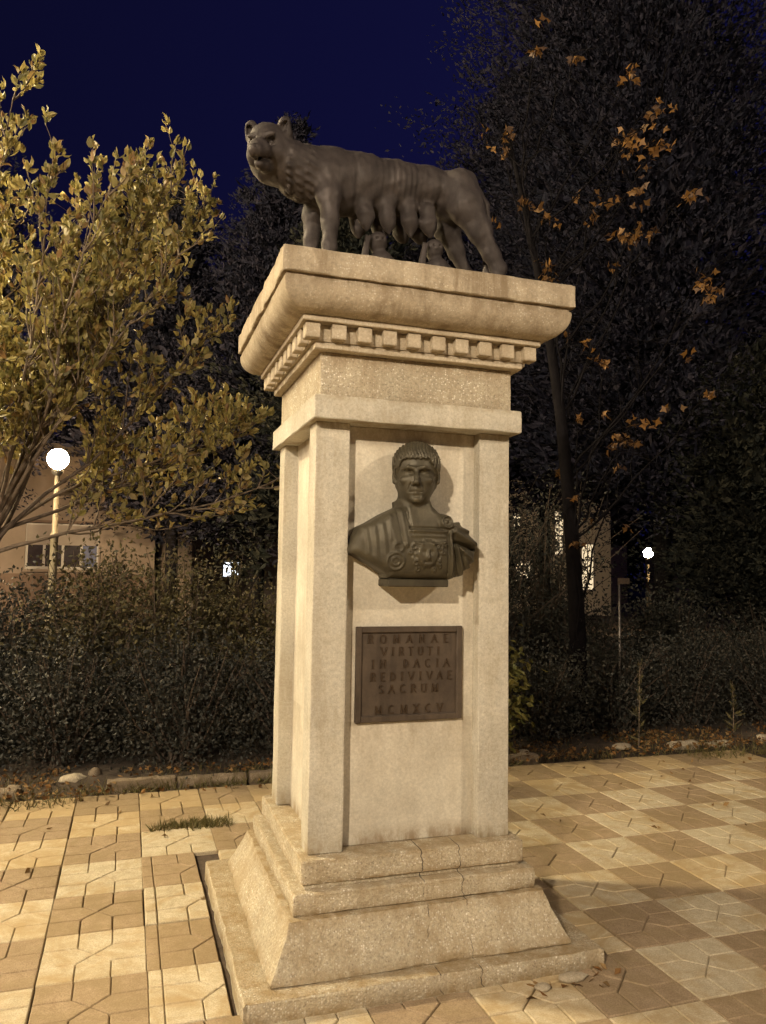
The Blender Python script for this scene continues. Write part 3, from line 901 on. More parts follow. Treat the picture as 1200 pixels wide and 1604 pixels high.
# ---- she-wolf
def make_wolf():
    w = SDF((-0.92, -0.36, 2.855), (0.72, 0.27, 3.80), 0.0075)
    # trunk
    w.path([(-0.30, 0, 3.495), (-0.16, 0, 3.50), (0.02, 0, 3.515), (0.18, 0, 3.535), (0.32, 0, 3.525)], [0.143, 0.136, 0.120, 0.104, 0.104], 0.03)
    w.ell((-0.28, 0, 3.44), (0.13, 0.115, 0.12), 0.04)
    w.ell((0.345, 0.0, 3.495), (0.118, 0.112, 0.112), 0.04)
    # neck and mane
    w.path([(-0.33, 0, 3.51), (-0.44, -0.02, 3.49), (-0.53, -0.05, 3.505)], [0.132, 0.124, 0.112], 0.03)
    f = np.array([-0.46, -0.80, -0.40]); f /= np.linalg.norm(f)
    sd = np.cross(f, (0, 0, 1)); sd /= np.linalg.norm(sd); up = np.cross(sd, f)
    if up[2] < 0: up = -up
    rightv = np.array([-f[1], f[0], 0]); rightv /= np.linalg.norm(rightv)      # towards viewer's right
    if rightv[0] < 0: rightv = -rightv
    H = np.array([-0.632, -0.085, 3.55])
    rot = np.array([f, rightv, np.cross(f, rightv)]); 
    w.ell(H+f*-0.01, (0.110, 0.096, 0.107), 0.03, rot=rot)           # skull
    w.ell(H-f*0.075+np.array([0, 0, -0.045]), (0.09, 0.120, 0.120), 0.02, rot=rot)   # ruff
    w.ell(H+f*0.03+up*0.055, (0.055, 0.05, 0.032), 0.02, rot=rot)    # forehead
    # muzzle, slightly open
    w.path([H+f*0.05-up*0.01, H+f*0.13-up*0.022, H+f*0.180-up*0.030], [0.062, 0.044, 0.032], 0.022)
    w.ell(H+f*0.192-up*0.014, (0.016, 0.020, 0.014), 0.008, rot=rot)  # nose
    w.path([H+f*0.02-up*0.070, H+f*0.10-up*0.078, H+f*0.155-up*0.080], [0.045, 0.030, 0.020], 0.015)   # lower jaw
    w.path([H+f*0.085-up*0.058-rightv*0.03, H+f*0.21-up*0.060, ], [0.008, 0.007], 0.006, 'sub')
    w.path([H+f*0.085-up*0.058+rightv*0.03, H+f*0.21-up*0.060, ], [0.008, 0.007], 0.006, 'sub')
    w.path([H+f*0.085-up*0.058, H+f*0.21-up*0.060, ], [0.009, 0.008], 0.006, 'sub')
    for s in (-1, 1):
        # cheeks, brow, eye pit, eyeball
        w.ell(H+f*0.03-up*0.035+rightv*s*0.062, (0.05, 0.032, 0.045), 0.02, rot=rot)
        w.ell(H+f*0.092+up*0.016+rightv*s*0.043, (0.036, 0.026, 0.020), 0.007, 'sub', rot=rot)
        w.ell(H+f*0.066+up*0.012+rightv*s*0.043, (0.013, 0.013, 0.011), 0.004, rot=rot)
        w.path([H+f*0.088+up*0.040+rightv*s*0.012, H+f*0.080+up*0.046+rightv*s*0.06], [0.012, 0.010], 0.008)
        w.ell(H+f*0.200-up*0.014+rightv*s*0.012, (0.007, 0.006, 0.006), 0.003, 'sub', rot=rot)
        # ear
        eb = H-f*0.03+up*0.070+rightv*s*0.082
        et = eb+up*0.050+rightv*s*0.010-f*0.01
        w.path([eb-up*0.02, eb+up*0.03, et], [0.034, 0.028, 0.011], 0.012)
        w.path([eb+up*0.005+f*0.028, et-up*0.012+f*0.016], [0.019, 0.006], 0.005, 'sub')
    # tufts of the mane around the neck: rows of curls
    rg = np.random.default_rng(3)
    for ring, (cx, cz, rr) in enumerate(((-0.535, 3.497, 0.114), (-0.49, 3.492, 0.121), (-0.445, 3.49, 0.124))):
        for a in np.arange(0, 360, 17):
            a2 = R(a+ring*8)
            w.cone((cx+0.012*math.sin(a2*3), -0.045*(1 if ring == 0 else 0.6)+rr*math.cos(a2), cz+rr*math.sin(a2)),
                   (cx+0.032, -0.02+(rr+0.002)*math.cos(a2), cz+(rr+0.002)*math.sin(a2)-0.012), 0.010, 0.004, 0.008)
    # front legs
    w.path([(-0.335, -0.075, 3.46), (-0.345, -0.105, 3.36), (-0.335, -0.112, 3.24), (-0.338, -0.112, 3.12), (-0.345, -0.112, 2.965), (-0.350, -0.115, 2.905)],
           [0.080, 0.055, 0.040, 0.032, 0.030, 0.034], 0.025)
    w.path([(-0.37, -0.105, 3.40), (-0.365, -0.11, 3.33)], [0.038, 0.030], 0.02)
    w.path([(-0.34, 0.075, 3.46), (-0.372, 0.10, 3.34), (-0.378, 0.105, 3.22), (-0.380, 0.105, 3.10), (-0.385, 0.108, 2.965), (-0.39, 0.11, 2.905)],
           [0.080, 0.050, 0.034, 0.029, 0.029, 0.033], 0.025)
    for (px, py, s) in ((-0.37, -0.115, 1), (-0.41, 0.11, 1), (0.470, -0.125, 1), (0.44, 0.12, 1)):
        w.ell((px-0.015, py, 2.893), (0.062, 0.042, 0.030), 0.015)
        for k in (-1.5, -0.5, 0.5, 1.5):
            w.cone((px-0.04, py+k*0.018, 2.885), (px-0.072, py+k*0.020, 2.878), 0.016, 0.012, 0.005)
    # hind legs: thigh, hock behind, shank
    w.path([(0.34, -0.075, 3.52), (0.365, -0.105, 3.42), (0.43, -0.118, 3.30), (0.50, -0.122, 3.18), (0.535, -0.122, 3.115), (0.515, -0.124, 3.01), (0.485, -0.125, 2.905)],
           [0.100, 0.085, 0.056, 0.040, 0.036, 0.032, 0.035], 0.028)
    w.path([(0.34, 0.075, 3.50), (0.35, 0.11, 3.40), (0.405, 0.12, 3.29), (0.475, 0.125, 3.17), (0.505, 0.125, 3.11), (0.485, 0.124, 3.01), (0.455, 0.12, 2.905)],
           [0.095, 0.070, 0.042, 0.030, 0.029, 0.029, 0.033], 0.028)
    # tail hanging down behind
    w.path([(0.455, 0, 3.57), (0.51, 0.01, 3.50), (0.535, 0.015, 3.38), (0.545, 0.02, 3.24), (0.53, 0.02, 3.08)], [0.035, 0.032, 0.030, 0.028, 0.014], 0.02)
    # udders
    for (x, zb) in ((-0.150, 3.235), (-0.035, 3.235), (0.080, 3.245), (0.180, 3.255)):
        for s in (-1, 1):
            w.path([(x-0.004, s*0.055, 3.385), (x, s*0.062, 3.315), (x+0.006, s*0.062, zb+0.045), (x+0.008, s*0.062, zb+(0.0 if s < 0 else 0.03))], [0.042, 0.034, 0.020, 0.006], 0.036)
    # ribs and coat relief
    sl, (X, Y, Z) = w.win((-0.75, -0.3, 3.2), (0.6, 0.3, 3.75))
    sl2, (Xw, Yw, Zw) = w.win((-0.9, -0.34, 2.87), (0.7, 0.26, 3.78))
    coat = np.zeros(w.D[sl2].shape, np.float32)
    rgc = np.random.default_rng(8)
    for _ in range(26):
        kx, ky, kz = rgc.normal(size=3)*np.array([55, 55, 55]); ph = rgc.uniform(0, 6.28)
        coat += np.sin(kx*Xw+ky*Yw+kz*Zw+ph).astype(np.float32)
    w.D[sl2] += 0.0004*coat
    ribs = 0.0036*np.sin(X*2*np.pi/0.030+Z*4)*np.exp(-((X-0.02)/0.15)**2)*np.exp(-((Z-3.50)/0.09)**2)
    fold = 0.010*np.exp(-((X+0.215+0.25*(Z-3.5)*0.3)/0.012)**2)*np.exp(-((Z-3.44)/0.10)**2)
    fold2 = 0.008*np.exp(-((X-0.235)/0.014)**2)*np.exp(-((Z-3.44)/0.07)**2)
    w.D[sl] += (-ribs+fold+fold2).astype(np.float32)
    root = thing('wolf_statue', (0, 0, 2.865), 'dark bronze she-wolf sculpture standing on top of the pedestal, head turned to viewer', 'statue')
    w.mesh('body', M['wolf'], root)
make_wolf()

# ---- the two infants under the wolf
def make_infant(name, x, y, lean, arm, label, hz):
    w = SDF((x-0.19, y-0.16, 2.855), (x+0.19, y+0.16, 3.29), 0.006)
    hx = x+lean*0.02
    w.ell((hx, y, hz), (0.042, 0.045, 0.050), 0.01)              # head
    w.ell((hx, y-0.004, hz+0.014), (0.046, 0.048, 0.042), 0.006)
    w.ell((hx-0.002, y-0.045, hz+0.002), (0.007, 0.009, 0.009), 0.006)
    for s in (-1, 1):
        w.ell((hx+s*0.016, y-0.044, hz+0.012), (0.008, 0.006, 0.006), 0.004, 'sub')
        w.ell((hx+s*0.043, y+0.005, hz), (0.008, 0.012, 0.014), 0.004)
    w.cone((hx, y, hz-0.04), (x, y+0.005, hz-0.09), 0.022, 0.036, 0.01)
    w.path([(x+0.005, y, hz-0.085), (x+lean*0.02+0.01, y+0.01, hz-0.17), (x+lean*0.04+0.015, y+0.01, 2.95)], [0.052, 0.056, 0.064], 0.02)
    # legs folded, sitting
    w.path([(x+0.02, y-0.03, 2.925), (x-0.055, y-0.085, 2.955), (x-0.07, y-0.07, 2.885), (x-0.11, y-0.075, 2.875)], [0.048, 0.036, 0.026, 0.018], 0.015)
    w.path([(x+0.05, y-0.02, 2.925), (x+0.115, y-0.06, 2.96), (x+0.125, y-0.04, 2.885), (x+0.15, y-0.07, 2.875)], [0.048, 0.036, 0.026, 0.018], 0.015)
    # arms reaching up
    for s in (-1, 1):
        sh = (x+s*0.048, y-0.005, hz-0.088)
        if s == arm:
            w.path([sh, (x+s*0.095, y-0.02, hz-0.12), (x+s*0.085, y-0.035, hz-0.02)], [0.026, 0.021, 0.015], 0.012)
            hnd = np.array((x+s*0.082, y-0.038, hz-0.005))
        else:
            w.path([sh, (x+s*0.10, y-0.03, hz-0.16), (x+s*0.07, y-0.07, hz-0.20)], [0.026, 0.021, 0.015], 0.012)
            hnd = np.array((x+s*0.066, y-0.076, hz-0.205))
        w.ell(hnd, (0.014, 0.012, 0.016), 0.006)
        dz = 1 if s == arm else -0.3
        for q in range(4):
            w.cone(hnd+np.array(((q-1.5)*0.007, 0, 0.006*dz)), hnd+np.array(((q-1.5)*0.0085, -0.012, 0.022*dz)), 0.0045, 0.0035, 0.003)
        w.cone(hnd+np.array((-s*0.010, 0, 0)), hnd+np.array((-s*0.020, -0.008, 0.010*dz)), 0.0045, 0.0035, 0.003)
    w.mesh(name, M['wolf'], None, loc=(x, y, 2.865))
    o = bpy.data.objects[name] if name in bpy.data.objects else None
    return o
o1 = make_infant('infant_statue', -0.060, -0.045, -1, -1, '', 3.188)
tag(bpy.data.objects['infant_statue'], "bronze infant figure kneeling under the wolf, nearer its front legs", 'statue', 'bronze infants under the wolf')
w_before = set(o.name for o in bpy.data.objects)
make_infant('infant_statue', 0.235, -0.045, -1, -1, '', 3.195)
for o in bpy.data.objects:
    if o.name not in w_before and o.type == 'MESH':
        tag(o, "bronze infant figure sitting under the wolf, beside its hind legs", 'statue', 'bronze infants under the wolf')

# ---- bust
def bC(cx, cy): return (-0.015+(cx-565)*0.000617, 2.143-(cy-165)*0.00062)

def poly_sdf(X, Z, poly):
    """signed distance to polygon in the xz plane (X,Z broadcastable 2D)"""
    d = np.full(np.broadcast(X, Z).shape, 1e9); s = np.ones(d.shape)
    n = len(poly)
    for i in range(n):
        a = poly[i]; b = poly[i-1]
        ex, ez = b[0]-a[0], b[1]-a[1]
        wx, wz = X-a[0], Z-a[1]
        t = np.clip((wx*ex+wz*ez)/(ex*ex+ez*ez+1e-12), 0, 1)
        d = np.minimum(d, (wx-ex*t)**2+(wz-ez*t)**2)
        c1 = Z >= a[1]; c2 = Z < b[1]; c3 = ex*wz > ez*wx
        flip = (c1 & c2 & c3) | (~c1 & ~c2 & ~c3)
        s = np.where(flip, -s, s)
    return s*np.sqrt(d)

def make_bust():
    Y0 = -0.347
    w = SDF((-0.36, -0.60, 1.50), (0.36, -0.335, 2.17), 0.0042)
    YH = -0.455
    hx, hz = bC(560, 330)
    # --- torso as a closed shape cut to the outline seen from the front
    out = [bC(*p) for p in ((445, 600), (440, 560), (560, 520), (665, 560), (672, 592), (720, 640), (800, 668), (805, 705), (885, 692), (890, 735), (950, 775), (1000, 825), (1018, 880), (1000, 950),
                            (960, 1010), (870, 1085), (800, 1095), (350, 1092), (345, 1060), (250, 1000), (150, 945), (95, 925), (92, 895), (130, 810), (165, 745), (230, 715), (330, 655))]
    sl, (X, Y, Z) = w.win((-0.36, -0.62, 1.5), (0.36, -0.3, 2.05))
    P = poly_sdf(X[:, 0, :], Z[0, 0, :][None, :], out)[:, None, :].astype(np.float32)
    u = (X-0.0)/0.36; v = (Z-1.70)/0.30
    front = 0.185-0.10*np.clip(np.abs(X+0.0)/0.33, 0, 1)**2.2-0.05*np.clip((Z-1.72)/0.2, 0, 1)**1.5-0.045*np.clip((1.68-Z)/0.14, 0, 1)**2
    d_front = (Y0-Y)-front
    d_back = Y-Y0
    # rounded intersection
    def smax(a, b, k):
        h_ = np.maximum(k-np.abs(a-b), 0)/k
        return np.maximum(a, b)+h_*h_*k*0.25
    D = smax(smax(P, d_front*0.9, 0.035), d_back, 0.004)
    w.comb(sl, D.astype(np.float32), 0.004, 'add')
    # neck
    nx, nz = bC(558, 640)
    w.path([(hx, -0.420, bC(0, 470)[1]), (nx, -0.415, nz), (nx+0.004, -0.41, bC(0, 760)[1])], [0.066, 0.066, 0.088], 0.02)
    w.path([(hx-0.03, -0.445, bC(0, 520)[1]), (hx-0.004, -0.470, bC(0, 745)[1])], [0.020, 0.014], 0.012)
    w.path([(hx+0.04, -0.445, bC(0, 500)[1]), (hx+0.006, -0.470, bC(0, 745)[1])], [0.020, 0.014], 0.012)
    # the head is turned towards the viewer's left: everything below goes through this frame
    TA = R(20); DZ = -0.018
    EX = np.array([math.cos(TA), -math.sin(TA), 0]); EY = np.array([math.sin(TA), math.cos(TA), 0]); EZ = np.array([0, 0, 1.0])
    class HW:
        def T(q, p): return np.array([hx, YH, p[2]])+EX*(p[0]-hx)+EY*(p[1]-YH)+np.array([0, 0, DZ if p[1] < YH-0.05 else 0.0])
        def ell(q, c, r, k=0.02, op='add'): w.ell(q.T(c), r, k, op, rot=np.array([EX, EY, EZ]))
        def path(q, pts, rad, k=0.02, op='add'): w.path([q.T(p) for p in pts], rad, k, op)
    hw = HW()
    # skull and face
    hw.ell((hx, YH+0.015, hz+0.014), (0.0985, 0.100, 0.093), 0.02)
    hw.ell((hx, YH-0.005, bC(0, 420)[1]), (0.079, 0.092, 0.107), 0.02)
    hw.ell((hx, YH-0.020, bC(0, 490)[1]), (0.056, 0.078, 0.058), 0.02)
    hw.ell((hx+0.002, YH-0.078, bC(0, 528)[1]), (0.026, 0.022, 0.020), 0.014)     # chin
    for s in (-1, 1):
        hw.path([(hx+s*0.020, YH-0.030, bC(0, 535)[1]), (hx+s*0.072, YH+0.02, bC(0, 450)[1])], [0.020, 0.018], 0.015)   # jaw
        hw.ell((hx+s*0.048, YH-0.068, bC(0, 400)[1]), (0.024, 0.020, 0.017), 0.014)       # cheekbone
        ez = bC(0, 352)[1]
        hw.ell((hx+s*0.034, YH-0.102, ez), (0.027, 0.026, 0.0145), 0.008, 'sub')           # socket
        hw.ell((hx+s*0.034, YH-0.0715, ez-0.001), (0.0155, 0.0115, 0.0095), 0.003)           # eyeball
        hw.path([(hx+s*0.017, YH-0.082, ez+0.003), (hx+s*0.034, YH-0.0855, ez+0.0095), (hx+s*0.052, YH-0.076, ez+0.002)], [0.0032, 0.0036, 0.0032], 0.003)   # lid
        hw.path([(hx+s*0.018, YH-0.080, ez-0.007), (hx+s*0.034, YH-0.083, ez-0.0115), (hx+s*0.050, YH-0.075, ez-0.006)], [0.0026, 0.003, 0.0026], 0.003)
        hw.path([(hx+s*0.010, YH-0.098, ez+0.017), (hx+s*0.034, YH-0.098, ez+0.023), (hx+s*0.060, YH-0.080, ez+0.016)], [0.008, 0.0085, 0.006], 0.010)    # brow
        hw.path([(hx+s*0.022, YH-0.090, bC(0, 425)[1]), (hx+s*0.036, YH-0.082, bC(0, 478)[1])], [0.004, 0.003], 0.006, 'sub')       # nasolabial
        # ears
        ex_ = hx+s*0.093
        hw.ell((ex_, YH+0.025, bC(0, 385)[1]), (0.012, 0.022, 0.033), 0.006)
        hw.ell((ex_+s*0.008, YH+0.016, bC(0, 380)[1]), (0.008, 0.012, 0.020), 0.004, 'sub')
        hw.ell((ex_, YH+0.015, bC(0, 425)[1]), (0.009, 0.010, 0.011), 0.005)
    # nose
    hw.path([(hx+0.001, YH-0.094, bC(0, 335)[1]), (hx+0.001, YH-0.112, bC(0, 385)[1]), (hx+0.001, YH-0.124, bC(0, 420)[1])], [0.0085, 0.010, 0.0125], 0.010)
    for s in (-1, 1):
        hw.ell((hx+s*0.0125, YH-0.108, bC(0, 428)[1]), (0.0085, 0.012, 0.008), 0.005)
        hw.ell((hx+s*0.007, YH-0.118, bC(0, 438)[1]), (0.0035, 0.004, 0.003), 0.002, 'sub')
    # mouth
    mz = bC(0, 478)[1]
    hw.path([(hx-0.033, YH-0.076, mz+0.001), (hx, YH-0.094, mz+0.004), (hx+0.033, YH-0.076, mz+0.001)], [0.003, 0.005, 0.003], 0.006)
    hw.path([(hx-0.028, YH-0.078, mz-0.006), (hx, YH-0.092, mz-0.009), (hx+0.028, YH-0.078, mz-0.006)], [0.003, 0.0052, 0.003], 0.006)
    hw.path([(hx-0.037, YH-0.082, mz-0.002), (hx, YH-0.101, mz-0.001), (hx+0.037, YH-0.082, mz-0.002)], [0.002, 0.0026, 0.002], 0.003, 'sub')
    hw.path([(hx-0.012, YH-0.096, mz-0.021), (hx+0.012, YH-0.096, mz-0.021)], [0.005, 0.005], 0.008, 'sub')
    # hair cap
    sl, (X, Y, Z) = w.win((hx-0.15, YH-0.15, 1.95), (hx+0.15, YH+0.16, 2.17))
    cc = np.array([hx, YH+0.014, hz+0.016]); rr = np.array([0.106, 0.110, 0.099])
    Xw, Yw = X-hx, Y-YH
    X = hx+Xw*EX[0]+Yw*EX[1]; Y = YH+Xw*EY[0]+Yw*EY[1]
    k0 = np.sqrt(((X-cc[0])/rr[0])**2+((Y-cc[1])/rr[1])**2+((Z-cc[2])/rr[2])**2)
    k1 = np.sqrt(((X-cc[0])/rr[0]**2)**2+((Y-cc[1])/rr[1]**2)**2+((Z-cc[2])/rr[2]**2)**2)+1e-9
    dh = k0*(k0-1)/k1
    xx = X-hx
    line = bC(0, 262)[1]-0.014+0.003*np.sin(xx*2*np.pi/0.022)+0.002*np.sin(xx*2*np.pi/0.011+1)-np.clip(np.abs(xx)-0.055, 0, 1)*1.6-np.clip(Y-(YH-0.06), 0, 1)*0.9
    lock = 0.0022*np.sin(xx*2*np.pi/0.013+Z*40+2.5*np.sin(Z*60))+0.0018*np.sin(xx*2*np.pi/0.008-Z*60)
    dh = dh-lock
    dh = np.maximum(dh, (line-Z)*0.8)
    w.comb(sl, dh.astype(np.float32), 0.004, 'add')
    # --- drapery and armour relief, pushed out of / into the front of the torso
    sl, (X, Y, Z) = w.win((-0.36, -0.62, 1.5), (0.36, -0.36, 1.93))
    X2 = X[:, 0, :]; Z2 = Z[0, 0, :][None, :]
    CX = 565+(X2+0.015)/0.000617; CY = 165+(2.143-Z2)/0.00062
    CX = CX+0*CY; CY = CY+0*CX
    hgt = np.zeros_like(CX)
    def seg(ax_, ay, bx, by, wd, ht, prof='ridge'):
        nonlocal hgt
        ex, ey = bx-ax_, by-ay
        t = np.clip(((CX-ax_)*ex+(CY-ay)*ey)/(ex*ex+ey*ey), 0, 1)
        d = np.hypot(CX-ax_-ex*t, CY-ay-ey*t)
        hgt = hgt+ht*np.exp(-(d/wd)**2)
    def ring(cx, cy, r_, wd, ht, sq=1.0):
        nonlocal hgt
        d = np.hypot((CX-cx), (CY-cy)/sq)-r_
        hgt = hgt+ht*np.exp(-(d/wd)**2)
    def disc(cx, cy, r_, ht, sq=1.0):
        nonlocal hgt
        d = np.hypot((CX-cx), (CY-cy)/sq)
        hgt = hgt+ht/(1+np.exp((d-r_)/4.0))
    # left strap and cloak edge
    seg(425, 640, 455, 850, 14, 0.008); seg(350, 670, 385, 860, 12, 0.005)
    seg(400, 640, 428, 850, 5, -0.006); seg(462, 640, 485, 760, 5, -0.009); seg(478, 620, 492, 770, 6, -0.006)
    # neckline band of the cuirass
    seg(485, 768, 745, 770, 11, 0.010); seg(485, 752, 745, 752, 6, -0.008)
    seg(488, 805, 740, 805, 6, 0.005)
    for k in range(9): disc(505+k*28, 786, 7, 0.004)
    # head badge in the centre with curls and wings, knotted serpents round it
    disc(600, 925, 66, 0.015, 1.12); ring(600, 925, 70, 9, 0.008, 1.12)
    for k in range(14):
        a = k*2*math.pi/14
        disc(600+82*math.cos(a), 925+92*math.sin(a), 10, 0.007)
    disc(600, 950, 12, 0.010); seg(600, 905, 600, 950, 7, 0.009)
    disc(574, 912, 11, -0.006); disc(626, 912, 11, -0.006); seg(578, 980, 622, 980, 6, -0.006)
    for (a, b, r_) in ((505, 880, 16), (480, 915, 12), (520, 985, 14), (700, 880, 16), (722, 915, 12), (690, 985, 14), (540, 1030, 12), (660, 1030, 12), (735, 860, 12), (700, 1010, 10), (455, 870, 9)):
        ring(a, b, r_, 5, 0.007)
    seg(505, 850, 560, 860, 7, 0.007); seg(640, 860, 735, 845, 7, 0.007)
    seg(500, 950, 530, 1010, 7, 0.007); seg(700, 950, 680, 1000, 7, 0.007)
    # round boss and bulla on the left side
    ring(383, 978, 56, 8, 0.008); disc(383, 978, 52, 0.003); ring(383, 978, 27, 7, 0.007); disc(383, 978, 12, 0.005)
    ring(400, 885, 30, 8, 0.006); disc(388, 884, 8, 0.005); disc(415, 880, 8, 0.004)
    # left sleeve soft folds
    for (a, b, c_, d_) in ((190, 760, 210, 930), (245, 745, 262, 960), (300, 730, 322, 980), (160, 800, 165, 920), (340, 700, 352, 830)):
        seg(a, b, c_, d_, 9, 0.0022)
        seg(a+24, b, c_+26, d_, 7, -0.0018)
    # rosette clasp
    disc(748, 704, 52, 0.018); ring(748, 704, 40, 7, 0.008)
    for k in range(8):
        a = k*2*math.pi/8
        disc(745+22*math.cos(a), 702+22*math.sin(a), 6, -0.004)
    disc(745, 702, 8, 0.006)
    # bundled cloak over the right shoulder
    seg(810, 770, 985, 850, 26, 0.024); seg(800, 735, 930, 760, 18, 0.018)
    seg(820, 845, 985, 885, 13, -0.026)
    for (a, b, c_, d_, ww, hh) in ((775, 770, 800, 1080, 12, 0.012), (800, 790, 850, 1080, 9, -0.010), (825, 860, 890, 1060, 12, 0.012), (815, 900, 870, 1075, 7, -0.008),
                                   (850, 860, 950, 1010, 11, 0.010), (862, 905, 915, 1040, 7, -0.009), (880, 900, 985, 970, 11, 0.010), (895, 930, 965, 1000, 7, -0.008), (757, 800, 770, 1060, 6, -0.008)):
        seg(a, b, c_, d_, ww, hh)
    depth = np.clip((Y0-0.03-Y)/0.05, 0, 1)
    mask = (1/(1+np.exp((CY*-1+610)/8.0)))[:, None, :]
    near_neck = 1.0
    w.D[sl] -= (hgt[:, None, :]*depth*mask*near_neck).astype(np.float32)*0.95
    rootx = -0.005
    root = thing('bust_relief', (rootx, Y0, 1.72), 'dark bronze bust of a man in armour and cloak fixed high on the front panel', 'bust')
    w.mesh('figure', M['bust'], root)
    mb = MB()
    x0, z1 = bC(350, 1090); x1, z0 = bC(792, 1148)
    mb.box(x0, x1, Y0-0.135, Y0+0.0005, z0, z1-0.004, b=0.004)
    mb.box(x0+0.012, x1-0.012, Y0-0.125, Y0-0.001, z1-0.0045, z1+0.012, b=0.002)
    mb.build('base_ledge', M['bust'], root)
make_bust()

# ---- plaque with raised letters
def letter_strokes(ch):
    S = []; t = 0.0
    def a(*p): S.append(list(p))
    def arc(cx, cy, rx, ry, a0, a1, n=9):
        S.append([(cx+rx*math.cos(R(a0+(a1-a0)*i/(n-1))), cy+ry*math.sin(R(a0+(a1-a0)*i/(n-1)))) for i in range(n)])
    def ser(x, y, wd=0.13): S.append([(x-wd, y), (x+wd, y)])
    if ch == 'I': a((0.2, 0), (0.2, 1)); ser(0.2, 0); ser(0.2, 1); return S, 0.4
    if ch == 'V': a((0.0, 1), (0.38, 0)); a((0.76, 1), (0.38, 0)); ser(0, 1); ser(0.76, 1); return S, 0.78
    if ch == 'A': a((0.0, 0), (0.38, 1)); a((0.76, 0), (0.38, 1)); a((0.16, 0.36), (0.6, 0.36)); ser(0, 0); ser(0.76, 0); return S, 0.78
    if ch == 'M': a((0.08, 0), (0.12, 1)); a((0.12, 1), (0.45, 0.05)); a((0.45, 0.05), (0.78, 1)); a((0.78, 1), (0.82, 0)); ser(0.08, 0, .1); ser(0.82, 0, .1); return S, 0.9
    if ch == 'N': a((0.08, 0), (0.08, 1)); a((0.08, 1), (0.66, 0)); a((0.66, 0), (0.66, 1)); ser(0.08, 0); ser(0.66, 1); return S, 0.74
    if ch == 'E': a((0.1, 0), (0.1, 1)); a((0.1, 1), (0.58, 1)); a((0.1, 0.52), (0.48, 0.52)); a((0.1, 0), (0.6, 0)); return S, 0.62
    if ch == 'T': a((0.34, 0), (0.34, 1)); a((0.0, 1), (0.68, 1)); ser(0.34, 0); return S, 0.7
    if ch == 'R': a((0.1, 0), (0.1, 1)); S.append([(0.1, 1), (0.4, 1)]); arc(0.38, 0.75, 0.22, 0.25, 90, -90); a((0.38, 0.5), (0.1, 0.5)); a((0.34, 0.5), (0.68, 0)); ser(0.1, 0); return S, 0.7
    if ch == 'D': a((0.1, 0), (0.1, 1)); arc(0.1, 0.5, 0.56, 0.5, 90, -90, 13); return S, 0.7
    if ch == 'O': arc(0.4, 0.5, 0.38, 0.5, 0, 360, 19); return S, 0.8
    if ch == 'C': arc(0.42, 0.5, 0.38, 0.5, 50, 310, 13); return S, 0.74
    if ch == 'S': arc(0.28, 0.75, 0.22, 0.25, 30, 270, 9); arc(0.28, 0.25, 0.24, 0.25, 90, -150, 9); return S, 0.54
    if ch == 'U': S.append([(0.08, 1), (0.08, 0.3)]); arc(0.36, 0.3, 0.28, 0.3, 180, 360, 9); S.append([(0.64, 0.3), (0.64, 1)]); ser(0.08, 1); ser(0.64, 1); return S, 0.72
    if ch == 'X': a((0.02, 0), (0.68, 1)); a((0.68, 0), (0.02, 1)); ser(0.02, 0); ser(0.68, 0); ser(0.02, 1); ser(0.68, 1); return S, 0.7
    return S, 0.5

